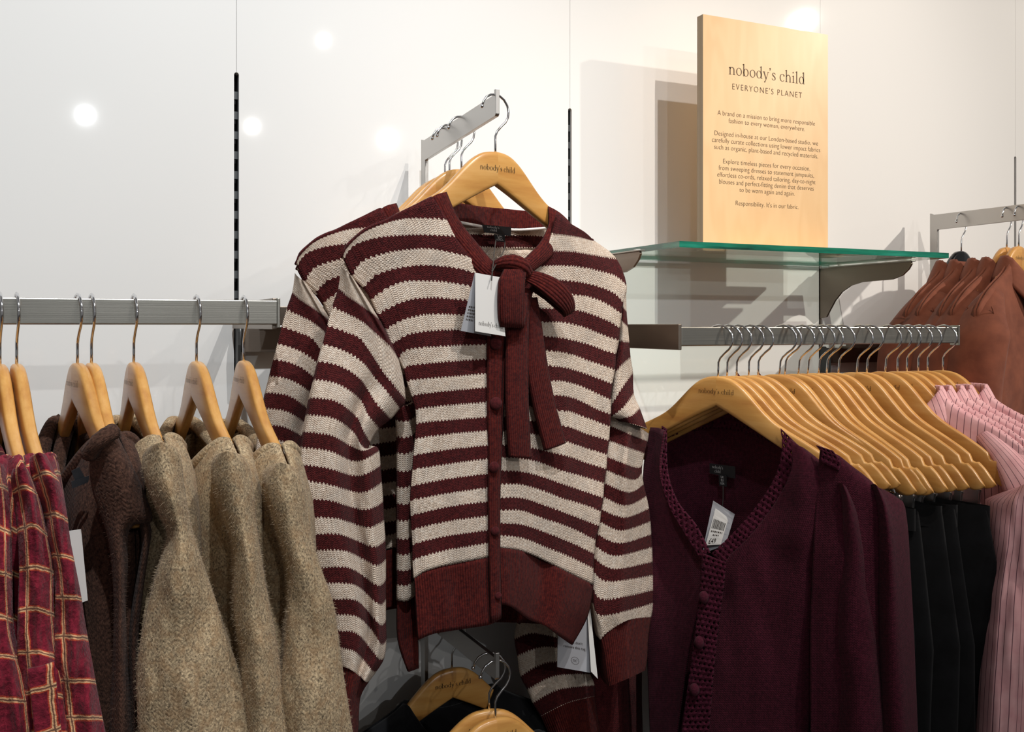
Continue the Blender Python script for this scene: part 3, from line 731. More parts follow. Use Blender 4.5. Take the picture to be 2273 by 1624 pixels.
# ribbing of hem
patch('hem_rib', PS, [[(882,1329),(922,1326)], [(884,1420),(927,1416)], [(906,1490),(928,1482)]], RIB, sw, lambda t, c: -.026, M=10, amp=.003)
patch('hem_rib', PS, [[(920,1283),(952,1264),(999,1252),(1089,1235),(1111,1230)], [(924,1350),(962,1338),(1000,1328),(1070,1315),(1112,1308)], [(928,1419),(962,1405),(1017,1396),(1089,1384),(1109,1366)]], RIB, sw,
      lambda t, c: .036-.026*(1-c)**2, M=40, sub=5, amp=.006, seed=1.3)
patch('hem_rib', PS, [[(1107,1215),(1154,1222),(1200,1240),(1265,1273),(1315,1297)], [(1110,1285),(1154,1292),(1190,1312),(1250,1345),(1303,1365)], [(1112,1340),(1135,1347),(1172,1374),(1209,1388),(1237,1408),(1268,1430)]], RIB, sw,
      lambda t, c: .032-.024*c**2+.008*math.sin(9*c+1), M=40, sub=5, amp=.007, seed=4.1)
# button band and buttons
strip('button_band', PS, [(1102,738,.040),(1101,830,.041),(1099,920,.041),(1098,1010,.041),(1096,1100,.041),(1097,1230,.042),(1100,1376,.042)], [(40,0),(38,0),(34,0),(27,0),(25,0),(23,0),(22,-10)], RIB, sw)
for (x, y, r) in ((1101,762,.0085),(1101,895,.0088),(1097,1036,.0075),(1099,1178,.0062),(1106,1322,.005)):
    c = PS.at(x, y, .047); mb = MB().ball((0, 0, 0), r, 1, .62, 1, 16, 10); b = mb.build('button', BURG, sw, smooth=True); b.location = c-HC[0]
# sleeves
SL = [[(757,592),(770,604),(781,612)], [(751,638),(766,653),(803,678),(840,705)], [(737,680),(766,694),(800,711),(831,737),(868,772),(885,798)],
 [(726,722),(766,736),(804,756),(851,826),(882,864),(901,886)], [(716,763),(760,777),(804,803),(832,838),(860,870),(888,906)], [(707,801),(755,812),(801,842),(832,890),(868,930)],
 [(699,842),(750,852),(797,884),(818,922),(842,951)], [(690,882),(745,890),(791,924),(806,955),(822,982)], [(683,920),(740,928),(784,958),(800,985),(818,1003)],
 [(676,958),(735,966),(780,990),(806,1000),(832,990)], [(670,993),(730,1000),(780,1022),(812,1018),(842,1000)], [(666,1030),(725,1038),(785,1055),(815,1050),(845,1032)],
 [(662,1065),(725,1074),(791,1092),(820,1088),(848,1070)], [(668,1107),(730,1110),(801,1130),(830,1125),(851,1112)], [(676,1148),(745,1150),(811,1170),(835,1165),(853,1155)],
 [(684,1186),(755,1186),(822,1212),(840,1210),(856,1198)], [(692,1222),(765,1222),(828,1252),(845,1252),(857,1241)], [(702,1260),(775,1260),(830,1295),(846,1298),(857,1285)],
 [(712,1295),(785,1297),(829,1332),(846,1342),(857,1330)], [(722,1331),(790,1332),(828,1370),(846,1386),(857,1376)], [(732,1364),(790,1367),(828,1402),(846,1430),(858,1421)],
 [(740,1399),(790,1404),(822,1438),(842,1462),(853,1460)], [(746,1436),(785,1445),(812,1470),(828,1490),(837,1488)], [(752,1477),(775,1484),(798,1500),(812,1513),(820,1511)]]
SL = [[r[0], r[len(r)//2], r[-1]] if False else r for r in SL]
def foldw(t, c):   # a soft lengthwise fold down the middle of the sleeve
    return .006+.020*math.sin(math.pi*c) - .016*math.exp(-((c-.62)/.10)**2)*min(1, max(0, (t-.12)*6)) + .012*math.exp(-((c-.85)/.12)**2)
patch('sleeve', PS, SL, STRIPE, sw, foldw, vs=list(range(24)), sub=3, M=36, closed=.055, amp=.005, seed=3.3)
patch('cuff', PS, [[(752,1477),(775,1484),(798,1500),(820,1511)], [(752,1530),(775,1540),(800,1548)], [(748,1600),(770,1608),(796,1612)], [(746,1660),(768,1668),(792,1670)]], RIB, sw, lambda t, c: .002+.02*math.sin(math.pi*c), sub=4, M=24, closed=.045, amp=.003)
SR1 = [[(1382,655),(1386,650),(1390,648)], [(1379,676),(1385,684),(1391,691)], [(1376,706),(1384,716),(1394,726)], [(1373,755),(1385,757),(1397,759)], [(1362,831),(1382,808),(1400,793)], [(1356,900),(1380,862),(1405,826)],
       [(1358,924),(1385,902),(1407,873)], [(1376,930),(1402,922),(1420,905)], [(1385,936),(1415,944),(1437,952)]]
patch('sleeve', PS, SR1, STRIPE, sw, lambda t, c: -.002+.012*math.sin(math.pi*c), vs=[0,1,2,3,4,5,6,7,8], sub=4, M=18, closed=.05, amp=.003, seed=7)
SR2 = [[(1352,925),(1390,930),(1441,962)], [(1354,945),(1395,962),(1438,979)], [(1351,977),(1390,992),(1431,1006)], [(1346,1013),(1412,1037),(1426,1030)], [(1344,1042),(1405,1065),(1425,1048)], [(1342,1072),(1396,1092),(1429,1074)],
       [(1339,1102),(1389,1122),(1435,1101)], [(1333,1129),(1385,1148),(1441,1128)], [(1331,1157),(1380,1177),(1444,1157)], [(1326,1185),(1375,1205),(1446,1185)], [(1322,1212),(1366,1233),(1448,1214)], [(1318,1237),(1362,1262),(1449,1246)],
       [(1317,1268),(1351,1290),(1452,1276)], [(1316,1303),(1342,1330),(1454,1308)], [(1317,1340),(1338,1366),(1452,1338)], [(1333,1420),(1350,1402),(1394,1376),(1446,1369)]]
patch('sleeve', PS, SR2, STRIPE, sw, lambda t, c: -.026+.014*math.sin(math.pi*c)+.008*math.exp(-((c-.5)/.12)**2), vs=list(range(16)), sub=3, M=30, closed=.055, amp=.004, seed=8)
patch('cuff', PS, [[(1334,1420),(1352,1402),(1394,1376),(1446,1369)], [(1341,1450),(1394,1430),(1439,1420)], [(1346,1490),(1395,1475),(1437,1460)], [(1351,1523),(1395,1505),(1433,1487)]], RIB, sw, lambda t, c: -.026+.014*math.sin(math.pi*c), M=30, sub=4, closed=.05, amp=.003)
# neck band and bow
patch('neck_band', PS, [[(946,449),(966,434),(988,428)], [(967,486),(984,474),(1002,462)], [(987,524),(1005,512),(1023,500)], [(1022,568),(1040,556),(1058,544)], [(1056,604),(1071,590),(1086,577)], [(1095,632),(1103,614),(1112,598)], [(1122,640),(1130,618),(1138,598)]], RIB, sw,
      lambda t, c: .004+.040*t+.006*math.sin(math.pi*c), sub=4, M=10, amp=.001, thick=.006)
patch('neck_band', PS, [[(1216,460),(1240,474),(1262,494)], [(1218,498),(1232,510),(1249,524)], [(1205,530),(1216,544),(1229,558)], [(1188,553),(1198,565),(1212,576)], [(1160,582),(1170,592),(1178,602)]], RIB, sw,
      lambda t, c: .0+.044*t+.006*math.sin(math.pi*c), sub=4, M=10, amp=.001, thick=.006)
bow = tubepx('bow_knot', PS, [(1100,588,.047),(1116,583,.054),(1138,583,.060),(1158,592,.062),(1168,606,.060)], [.006,.009,.0115,.012,.010], RIB, sw, 12)
strip('bow_tail', PS, [(1160,640,.050),(1150,700,.049),(1147,760,.050),(1146,830,.052),(1147,900,.053),(1150,960,.053),(1153,1015,.052)], [(40,0),(44,2),(46,2),(47,2),(47,2),(47,2),(46,4)], RIB, sw, thick=.006)
strip('bow_tail', PS, [(1178,660,.047),(1186,720,.046),(1191,812,.046),(1206,895,.046),(1219,945,.047),(1231,991,.048)], [(22,0),(26,0),(44,0),(46,-4),(46,-8),(44,-16)], RIB, sw, thick=.006)
strip('bow_loop', PS, [(1142,600,.066),(1136,620,.072),(1134,650,.074),(1134,690,.072),(1135,716,.068),(1137,722,.060),(1142,700,.056),(1150,650,.054)], [(50,0),(54,0),(54,0),(53,0),(52,2),(52,2),(50,0),(40,0)], RIB, sw, thick=.006)
strip('bow_loop', PS, [(1168,612,.060),(1195,622,.068),(1225,640,.072),(1250,664,.070),(1262,686,.062),(1258,694,.054),(1240,676,.050),(1212,652,.050),(1180,632,.052)], [(6,-22),(14,-30),(26,-34),(30,-26),(22,-14),(16,-10),(14,-18),(8,-24),(6,-22)], RIB, sw, thick=.006)
# woven label, size tag, swing tag
q = [(1070,498),(1135,504),(1134,524),(1075,515)]; cq = card('woven_label', PS, q, -.060, SATIN, sw, .0008)
print_on('label_print', PS, q, -.060, letter_mesh('p', ["nobody's", "child"], .01), (.16, .58, .08, .72), PRINTW, cq)
q = [(1097,519),(1121,522),(1121,537),(1099,535)]; cq = card('size_tag', PS, q, -.056, SATIN, sw, .0006)
print_on('size_print', PS, q, -.056, font_mesh('p', "UK\nEU\nUSA", .01), (.2, .85, .15, .85), PRINTW, cq)
for pts in ([(1101,530,-.052),(1097,560,.0),(1095,585,.05),(1092,602,.066)], [(1121,536,-.052),(1118,556,.0),(1102,585,.05),(1093,602,.066)], [(1093,598,.064),(1092,612,.070),(1091,622,.0745)]): tubepx('tag_string', PS, pts, .0009, STRING, sw, 6)
q = [(1055,605),(1110,615),(1122,746),(1055,735)]; cq = card('swing_tag', PS, q, (.068, .064), CARD, sw, .0006)
print_on('tag_print', PS, q, (.068, .064), letter_mesh('p', ["nobody's child"], .01), (.12, .93, .80, .90), INKS, cq)
q = [(1054,606),(1100,614),(1090,746),(1023,734)]; cq = card('swing_tag', PS, q, (.066, .050), CARDG, sw, .0006)
print_on('tag_print', PS, q, (.066, .050), bars((.6, .9, .8, 1, .7), 2), (.08, .42, .56, .80), INKS, cq)
q = [(1240,1330),(1302,1340),(1313,1493),(1237,1480)]; cq = card('care_tag', PS, q, (-.035, -.04), CARDG, sw, .0006)
print_on('tag_print', PS, q, (-.035, -.04), font_mesh('p', "e to\nme.\nPlease don't\nremove this tag", .01, 1.25), (.18, .86, .44, .70), INKS, cq)
print_on('tag_print', PS, q, (-.035, -.04), letter_mesh('p', ["nc"], .01), (.46, .60, .84, .88), INKS, cq)
mb = MB(); nn = 28
mb.add([(math.cos(6.2832*i/nn)*r, 0, math.sin(6.2832*i/nn)*r) for r in (1, .93) for i in range(nn)], [(i, (i+1) % nn, nn+(i+1) % nn, nn+i) for i in range(nn)])
print_on('tag_print', PS, q, (-.035, -.04), mb.mesh('p'), (.41, .65, .805, .915), INKS, cq)
card('care_tag', PS, [(1303,1338),(1309,1340),(1327,1506),(1312,1490)], (-.034, -.03), CARD, sw, .0006)
# copies further back on the arm
def copy_tree(o, parent=None):
    c = o.copy(); COL.objects.link(c); c.parent = parent
    for ch in o.children: copy_tree(ch, c)
    return c
SKIP = ('swing_tag', 'tag_print', 'tag_string', 'care_tag', 'label_print', 'size_print')
def copy_garment(src, loc, rz, label):
    c = src.copy(); COL.objects.link(c); c.location = loc; c.rotation_euler = (0, 0, rz); c['label'] = label
    for ch in src.children:
        if ch.name.split('.')[0] in SKIP: continue
        k = ch.copy(); COL.objects.link(k); k.parent = c
    return c
copy_garment(sw, HC[1] + V((-.028, 0, .004)), R(-1), 'second striped cardigan close behind the front one, its left shoulder showing')
s3 = copy_garment(sw, HC[2] + V((-.012, .01, .004)), R(-2), 'rearmost striped cardigan on the centre arm, mostly hidden by the others')
# striped cardigan on the low level, only one sleeve showing
PB = Plane((.301, -.16, 1.3), R(0))
lo = tag(empty('striped_cardigan', PB.p0.copy()), 'shadowed striped cardigan hanging low behind, only its sleeve showing under the hem', 'cardigan', 'striped cardigans on the centre arm')
rw = [[(1140,1330),(1200,1335),(1270,1370)], [(1148,1380),(1200,1375),(1280,1410)], [(1142,1418),(1190,1405),(1290,1430)], [(1148,1455),(1210,1435),(1300,1450)], [(1155,1500),(1215,1470),(1300,1470)], [(1170,1530),(1230,1500),(1310,1495)], [(1182,1560),(1240,1530),(1320,1520)],
      [(1200,1590),(1260,1560),(1320,1545)]]
patch('sleeve', PB, rw, STRIPE, lo, lambda t, c: .02*math.sin(math.pi*c), vs=list(range(7, 15)), sub=4, M=20, closed=.06, amp=.003)
patch('cuff', PB, [rw[-1], [(1225,1650),(1290,1630),(1330,1610)], [(1240,1720),(1300,1700),(1345,1690)]], RIB, lo, lambda t, c: .02*math.sin(math.pi*c), M=20, closed=.06)
patch('body', PB, [[(1290,1330),(1420,1330)], [(1300,1450),(1425,1450)], [(1310,1560),(1425,1560)], [(1320,1700),(1430,1700)]], BURG, lo, lambda t, c: -.03+.02*math.sin(math.pi*c), closed=.06, M=20)

# ------------------------------------------------------------------ generic hanging garment in its hanger's own frame
def lgrid(name, root, fn, mat, M=24, N=30, thick=.004, ring=False, uvs=None):
    """surface fn(t row, c column) -> (x, y, z) in the root's frame"""
    P = [[V(fn(i/(N-1), j/((M if ring else M-1)))) for j in range(M)] for i in range(N)]
    me = bpy.data.meshes.new(name)
    me.from_pydata([p for L in P for p in L], [], [(i*M+j, (i+1)*M+j, (i+1)*M+(j+1) % M, i*M+(j+1) % M) for i in range(N-1) for j in range(M if ring else M-1)]); me.update()
    us = [0]
    for j in range(1, M+1): us.append(us[-1] + (P[N//2][j % M]-P[N//2][j-1]).length)
    vv = [0]
    for i in range(1, N): vv.append(vv[-1] + (P[i][M//2]-P[i-1][M//2]).length)
    uvl = me.uv_layers.new(name='UVMap'); data = []
    for pg in me.polygons:
        ids = list(pg.vertices); wrap = ring and any(x % M == 0 for x in ids) and any(x % M == M-1 for x in ids)
        for x in ids: i, j = divmod(x, M); data += [us[M if wrap and j == 0 else j], vv[i]]
    uvl.data.foreach_set('uv', data)
    o = link(name, me, mat, root)
    if thick and not ring:
        m = o.modifiers.new('thickness', 'SOLIDIFY'); m.thickness = thick; m.offset = 0
    return o
def ltube(name, root, pts, rad, mat, n=12, sub=4):
    k = (len(pts)-1)*sub+1; P = [V(cr(pts, i/(k-1))) for i in range(k)]
    rs = [cr([(x,) for x in rad], i/(k-1))[0] for i in range(k)] if isinstance(rad, (list, tuple)) else [rad]*k
    me = MB().tube(P, rs, n).mesh(name); uvl = me.uv_layers.new(name='UVMap'); L = [0]
    for a, b in zip(P, P[1:]): L.append(L[-1]+(b-a).length)
    data = []
    for pg in me.polygons:
        for x in pg.vertices: data += [(x % n)/n*6.28*rs[0], L[min(x//n, k-1)]]
    uvl.data.foreach_set('uv', data); return link(name, me, mat, root)
def shoulder(x): return itp(ZU, min(abs(x), .22)) + .011 - max(0, abs(x)-.22)*1.5
def body(root, mat, nw=.075, fd=.10, bd=.02, hw=.205, hem=.235, length=.75, th=.022, seed=0, amp=.006, collar=None, crad=.007, cut=None):
    """front and back panels draped over a hanger; nw = half neck width, fd/bd = neck depth front/back"""
    def top(x, d):
        if abs(x) < nw: return shoulder(nw) - d*(1-(x/nw)**2)**.95 + .0
        return shoulder(x)
    def toph(x): return .002 + (max(0, th-.002)*math.sqrt(max(0, 1-(x/nw)**2)) if abs(x) < nw else 0)
    def surf(sgn, d):
        def fn(t, c):
            t = t**1.35; x = (2*c-1)*hw; z0 = top(x, d); xx = x*(1+(hem/hw-1)*t**.8); z = z0 + (-length-z0)*t
            k = min(1, math.sqrt(t*10))
            y = BOW*abs(xx)*(1-.55*t) + sgn*(toph(x)*(1-k) + k*th*math.sqrt(max(0, 1-(abs(2*c-1))**4))*(1+.6*t))
            y += k*(sgn*amp*(1+1.5*t)*nz(xx*14, t*2.2, seed+sgn) + sgn*amp*.6*nz(xx*34, t*3, seed+5))
            return (xx, y, z)
        return fn
    f = lgrid('front', root, surf(-1, fd), mat, 34, 36); b = lgrid('back', root, surf(1, bd), mat, 34, 24)
    if collar:
        pts = [(x, BOW*abs(x)-toph(x), top(x, fd)-.003) for x in [nw*q for q in (-1.02, -.97, -.85, -.6, -.3, 0, .3, .6, .85, .97, 1.02)]]; ltube('collar_rib', root, pts, [crad*.35, crad*.8]+[crad]*7+[crad*.8, crad*.35], collar, 10, 3)
        pts = [(x, BOW*abs(x)+toph(x), top(x, bd)-.003) for x in [nw*q for q in (-1.02, -.97, -.8, -.4, 0, .4, .8, .97, 1.02)]]; ltube('collar_rib', root, pts, [crad*.35, crad*.8]+[crad*1.1]*5+[crad*.8, crad*.35], collar, 10, 3)
    return f, b
def lsleeve(root, mat, side=1, ln=.6, r0=.055, r1=.045, out=.03, seed=0, yoff=0.0, name='sleeve', x0=.2):
    """hanging sleeve; side = +1 near end of the hanger, -1 far end"""
    path = [(x0-.06, shoulder(x0-.06)-.022), (x0-.02, shoulder(x0-.02)-.040), (x0+.012, -.19), (x0+out*.7, -.27), (x0+out, -.38), (x0+out, -.5), (x0+out*.9, -.14-ln)]
    def fn(t, c):
        x, z = cr(path, t); a = 2*math.pi*c; r = (r0+(r1-r0)*t)*(min(1, .34+t*2.2))
        k = 1+.16*nz(math.cos(a)*1.5+t*1.2, math.sin(a)*1.5, seed+t*3.5)
        return (side*(x + r*.7*math.cos(a)*k), BOW*x*(1-.4*t)+yoff + r*math.sin(a)*k, z + (r*.5*math.cos(a)*max(0, 1-t*3)))
    return lgrid(name, root, fn, mat, 24, 40, ring=True)
def neck_label(root, x, z, y=.016, txt=True):
    MB().box((x-.021, y-.0008, z-.007), (x+.021, y, z+.007)).build('woven_label', SATIN, root)
    if txt: o = link('label_print', letter_mesh('p', ["nobody's", "child"], .0072, .8), PRINTW, root, smooth=False); o.location = (x-.005, y-.0012, z+.001)

# ------------------------------------------------------------------ left rail: khaki jumpers
PN = Plane((0, -.590, 1.3), 0.0)
KH = [ # near sleeves traced: left edge / right edge
 (7, 'khaki boucle wool jumper nearest the striped cardigans', [[(608,1030),(628,1026),(652,1036)], [(597,1050),(630,1042),(668,1058)], [(592,1088),(635,1082),(678,1094)], [(604,1150),(650,1150),(686,1160)], [(622,1210),(660,1210),(700,1220)],
     [(638,1270),(680,1270),(718,1275)], [(640,1352),(690,1350),(743,1350)], [(629,1460),(690,1460),(759,1470)], [(622,1560),(690,1560),(774,1565)], [(615,1700),(700,1700),(795,1700)]], 1.0),
 (6, 'khaki boucle wool jumper in the middle of three on the left rail', [[(480,1008),(508,1000),(538,1010)], [(472,1032),(508,1016),(554,1034)], [(476,1078),(515,1068),(562,1082)], [(498,1160),(535,1155),(572,1165)], [(519,1226),(550,1226),(582,1235)],
     [(519,1352),(560,1352),(603,1360)], [(530,1440),(575,1440),(620,1450)], [(536,1520),(585,1520),(634,1530)], [(545,1700),(600,1700),(660,1700)]], 2.0),
 (5, 'khaki boucle wool jumper beside the dark brown vests', [[(326,994),(357,981),(388,990)], [(316,1016),(355,998),(402,1013)], [(322,1068),(365,1058),(409,1075)], [(350,1140),(385,1135),(422,1148)], [(371,1190),(400,1190),(433,1194)],
     [(348,1270),(400,1270),(460,1275)], [(325,1352),(400,1352),(487,1354)], [(305,1460),(400,1460),(522,1462)], [(302,1530),(410,1530),(546,1535)], [(310,1700),(430,1700),(600,1700)]], 3.0)]
for hi, lab, rows, sd in KH:
    ang = [R(2.5), R(5.5), R(6)][7-hi]
    t = tag(empty('khaki_jumper', HL[hi], R(-90)+ang), lab, 'jumper', 'khaki jumpers on the left rail')
    f, b = body(t, KHAKI, {7: .158, 6: .144, 5: .134}[hi], .068, .04, .20, .215, .75, .040, sd, .008, KHAKI, .0085)
    s = patch('sleeve', PN, rows, KHAKI, t, lambda t_, c: .030*math.sin(math.pi*c), sub=4, M=26, closed=.10, amp=.010, seed=sd, fx=60, fy=150, cap=True)
    lsleeve(t, KHAKI, -1, .6, .05, .05, .02, sd)
    fuzz(s, 26000, .0034, FUZK); fuzz(f, 8000, .0034, FUZK)
    neck_label(t, .03, -.150, .030)
    MB().box((.030, .026, -.178), (.046, .0268, -.156)).build('size_tag', SATIN, t)
# dark brown vests
for k, (hi, lab) in enumerate(((3, 'dark brown wool vest with a wooden hanger tip poking from its armhole'), (4, 'second dark brown wool vest tucked behind the first'))):
    ang = [R(11), R(7.5)][k]
    t = tag(empty('brown_vest', HL[hi], R(-90)+ang), lab, 'vest', 'dark brown vests on the left rail')
    f, b = body(t, DBROWN, .128, .08, .045, .185, .20, .75, .038, 11+k, .008, DBROWN, .009)
    if k == 0:
        P1 = Plane((0, -.568, 1.3), 0.0)
        s = patch('armhole_edge', P1, [[(203,998),(228,972),(258,962)], [(198,1038),(240,1012),(294,1032)], [(205,1090),(255,1072),(322,1096)], [(222,1140),(270,1128),(338,1156)], [(238,1190),(262,1180),(288,1172)], [(248,1260),(265,1262),(284,1262)],
            [(252,1350),(266,1350),(280,1350)], [(250,1450),(266,1450),(283,1450)], [(245,1560),(265,1560),(290,1560)], [(238,1700),(265,1700),(300,1700)]], DBROWN, t, lambda t_, c: .02*math.sin(math.pi*c), sub=4, M=18, closed=.05, amp=.005, seed=5)
        s2 = patch('armhole_edge', P1, [[(290,1110),(315,1108),(334,1165)], [(312,1180),(322,1180),(336,1185)], [(310,1240),(318,1240),(328,1240)], [(298,1320),(307,1320),(317,1320)], [(286,1420),(296,1420),(308,1420)], [(288,1540),(300,1540),(312,1540)], [(292,1700),(305,1700),(320,1700)]], DBROWN, t, lambda t_, c: -.012+.012*math.sin(math.pi*c), sub=4, M=12, closed=.04, amp=.004, seed=6)
        fuzz(s, 8000, .003, FUZD); fuzz(f, 6000, .003, FUZD)
        tubepx('collar_rib', P1, [(196,1010,.01),(214,985,.02),(236,966,.02),(250,958,.012)], .008, DBROWN, t)
        neck_label(t, .05, -.145, .026, False)
        card('price_tag', P1, [(153,1178),(180,1174),(195,1332),(178,1338)], -.03, CARD, t)
        card('woven_tag', P1, [(158,1045),(176,1036),(190,1062),(168,1070)], -.04, SATIN, t); card('woven_tag', P1, [(158,1068),(198,1055),(196,1070),(160,1084)], -.035, SATIN, t)
# plaid dresses: gathered near sides traced
PQ = Plane((0, -.59, 1.3), 0.0)
PLD = [(0, 'red plaid cotton dress cut off by the left frame edge', [[(-60,1040),(-25,1020),(8,1030)], [(-70,1100),(-25,1085),(20,1100)], [(-75,1190),(-20,1180),(26,1200)], [(-70,1290),(-20,1290),(28,1300)], [(-60,1400),(-10,1400),(34,1410)], [(-60,1520),(0,1520),(70,1525)], [(-50,1700),(10,1700),(90,1700)]], 1.),
       (1, 'red plaid cotton dress in the middle of three', [[(28,1042),(46,1034),(62,1040)], [(24,1064),(50,1052),(74,1068)], [(30,1110),(60,1100),(90,1115)], [(38,1180),(74,1170),(106,1190)], [(42,1262),(82,1258),(120,1270)], [(40,1340),(80,1338),(120,1350)], [(38,1430),(84,1428),(128,1440)], [(45,1530),(100,1530),(150,1540)], [(60,1700),(120,1700),(175,1700)]], 2.),
       (2, 'red plaid cotton dress nearest the dark brown vests', [[(66,1015),(86,1004),(103,1010)], [(66,1040),(96,1026),(118,1040)], [(76,1080),(110,1070),(138,1085)], [(92,1130),(122,1125),(149,1140)], [(104,1190),(130,1188),(156,1196)], [(118,1262),(146,1260),(170,1268)], [(122,1316),(152,1316),(180,1320)], [(122,1380),(158,1380),(190,1384)],
            [(120,1470),(165,1470),(206,1474)], [(128,1560),(176,1560),(222,1562)], [(140,1700),(196,1700),(250,1700)]], 3.)]
for hi, lab, rows, sd in PLD:
    t = tag(empty('plaid_dress', HL[hi], R(-90+8)), lab, 'dress', 'red plaid dresses on the left rail')
    body(t, PLAID, .155, .05, .02, .18, .20, .78, .026, 20+sd, .006, PLAID, .004)
    patch('gathered_side', PQ, rows, PLAID, t, lambda t_, c: .022*math.sin(math.pi*c), sub=5, M=26, closed=.06, amp=.012, seed=sd*3, fx=26, fy=120, cap=True)
    if hi == 1: patch('pocket', PQ, [[(62,1484),(92,1478),(121,1468)], [(70,1560),(100,1552),(128,1545)], [(80,1660),(110,1650),(138,1640)]], PLAID, t, lambda t_, c: .032, M=12, amp=.002)

# ------------------------------------------------------------------ right rail: plum crochet-trim cardigans
def plum(hi, lab, ang, traced, first):
    pl = Plane(HR[hi] + V((0, 0, 0)), R(-90+ang)); t = tag(empty('plum_cardigan', HR[hi]), lab, 'cardigan', 'plum cardigans on the right rail')
    for nm, rows, mat, wf, kw in traced: patch(nm, pl, rows, mat, t, wf, **kw)
    return t, pl
A1 = 25
W1 = lambda t, c: .026-.03*(1-c)**2
W2 = lambda t, c: .026-.035*c**2
tr1 = [
 ('left_front', [[(1446,948),(1462,950),(1476,956)], [(1434,1000),(1455,1010),(1466,1040)], [(1428,1080),(1460,1090),(1485,1118)], [(1430,1160),(1480,1165),(1520,1180)], [(1432,1240),(1500,1240),(1560,1238)], [(1436,1330),(1500,1325),(1556,1322)], [(1438,1450),(1490,1445),(1530,1440)], [(1442,1560),(1480,1560),(1512,1560)], [(1446,1680),(1475,1680),(1496,1680)]], PLUM, lambda t, c: .012*c, dict(M=24, amp=.006, seed=31)),
 ('right_front', [[(1755,975),(1778,992),(1808,1015)], [(1758,1040),(1810,1045),(1866,1066)], [(1722,1115),(1800,1110),(1900,1135)], [(1660,1195),(1760,1190),(1880,1205)], [(1612,1245),(1740,1240),(1852,1255)], [(1600,1320),(1720,1320),(1838,1335)], [(1588,1430),(1710,1430),(1832,1440)], [(1578,1540),(1700,1540),(1806,1545)], [(1568,1690),(1690,1690),(1785,1690)]], PLUM, lambda t, c: .024-.03*c**3, dict(M=32, amp=.008, seed=33)),
 ('neck_lace', [[(1470,945),(1480,952)], [(1464,1040),(1482,1045)], [(1484,1118),(1504,1112)], [(1518,1180),(1545,1165)], [(1556,1240),(1576,1226)]], PLUML, lambda t, c: .004+.022*t, dict(M=10, amp=.002, sub=8)),
 ('neck_lace', [[(1733,950),(1772,988)], [(1736,1000),(1770,1030)], [(1720,1060),(1757,1085)], [(1680,1122),(1718,1148)], [(1630,1180),(1662,1205)], [(1580,1228),(1612,1258)]], PLUML, lambda t, c: .006+.022*t, dict(M=12, amp=.002, sub=8)),
 ('button_lace', [[(1560,1228),(1612,1248)], [(1556,1290),(1606,1300)], [(1548,1370),(1596,1380)], [(1536,1460),(1586,1470)], [(1522,1560),(1578,1560)], [(1506,1690),(1568,1690)]], PLUML, lambda t, c: .030, dict(M=12, amp=.003, sub=8)),
 ('back', [[(1452,938),(1500,920),(1560,908),(1640,915),(1700,935),(1745,962)], [(1455,1000),(1540,980),(1640,985),(1745,1010)], [(1460,1100),(1560,1090),(1660,1090),(1750,1110)], [(1470,1250),(1600,1250),(1760,1250)], [(1470,1680),(1600,1680),(1770,1680)]], PLUM, lambda t, c: -.045-.015*math.sin(math.pi*c), dict(M=30, amp=.003)),
 ('back_lace', [[(1450,930),(1500,908),(1560,895),(1640,902),(1700,925),(1747,955)], [(1455,985),(1510,962),(1580,950),(1650,958),(1710,980),(1745,1000)]], PLUML, lambda t, c: -.040-.015*math.sin(math.pi*c), dict(M=30, amp=.003, sub=8)),
 ('sleeve', [[(1852,1075),(1868,1072),(1884,1086)], [(1858,1110),(1880,1105),(1900,1122)], [(1860,1155),(1890,1150),(1914,1164)], [(1854,1220),(1895,1215),(1927,1250)], [(1842,1320),(1895,1320),(1938,1345)], [(1838,1420),(1895,1420),(1948,1430)], [(1846,1500),(1900,1500),(1955,1505)], [(1842,1600),(1900,1600),(1962,1602)], [(1836,1700),(1900,1700),(1968,1700)]], PLUM, lambda t, c: .002+.030*math.sin(math.pi*c), dict(M=24, closed=.06, amp=.007, seed=35))]
t1, pc1 = plum(0, 'front plum knit cardigan with crochet lace neckline and barcode tag', A1, tr1, True)
for y in (1325, 1425, 1530): 
    c = pc1.at(1562-(y-1325)*.10, y, .036); b = MB().ball((0, 0, 0), .010, .8, .8, 1, 12, 8).build('button', PLUM, t1, smooth=True); b.location = c-HR[0]
q = [(1575,1028),(1632,1035),(1632,1062),(1575,1050)]; cq = card('woven_label', pc1, q, -.045, SATIN, t1); print_on('label_print', pc1, q, -.045, letter_mesh('p', ["nobody's", "child"], .01), (.1, .52, .12, .8), PRINTW, cq)
q = [(1595,1052),(1613,1055),(1613,1080),(1596,1078)]; cq = card('size_tag', pc1, q, -.043, SATIN, t1); print_on('size_print', pc1, q, -.043, font_mesh('p', "UK\nEU\nUSA", .01), (.2, .7, .1, .85), PRINTW, cq)
tubepx('tag_string', pc1, [(1605,1078,-.04),(1605,1105,-.035),(1603,1132,-.03)], .0009, STRING, t1, 6)
q = [(1582,1110),(1631,1140),(1606,1222),(1560,1222)]; q = [(1583,1111),(1631,1141),(1610,1210),(1558,1228)]
card('price_tag', pc1, q, (-.028, -.012), CARDG, t1)
q2 = [(1588,1128),(1618,1146),(1600,1208),(1566,1210)]; cq2 = card('price_label', pc1, q2, (-.026, -.010), CARD, t1, .0003)
mb = MB(); rnd = random.Random(4); x = 0
while x < 1: wd = rnd.choice((.02, .035, .05)); mb.add([(x, 0, 0), (min(1, x+wd), 0, 0), (min(1, x+wd), 0, 1), (x, 0, 1)], [(0, 1, 2, 3)]); x += wd + rnd.choice((.02, .035))
print_on('barcode', pc1, q2, (-.026, -.010), mb.mesh('p'), (.08, .92, .26, .52), INK, cq2)
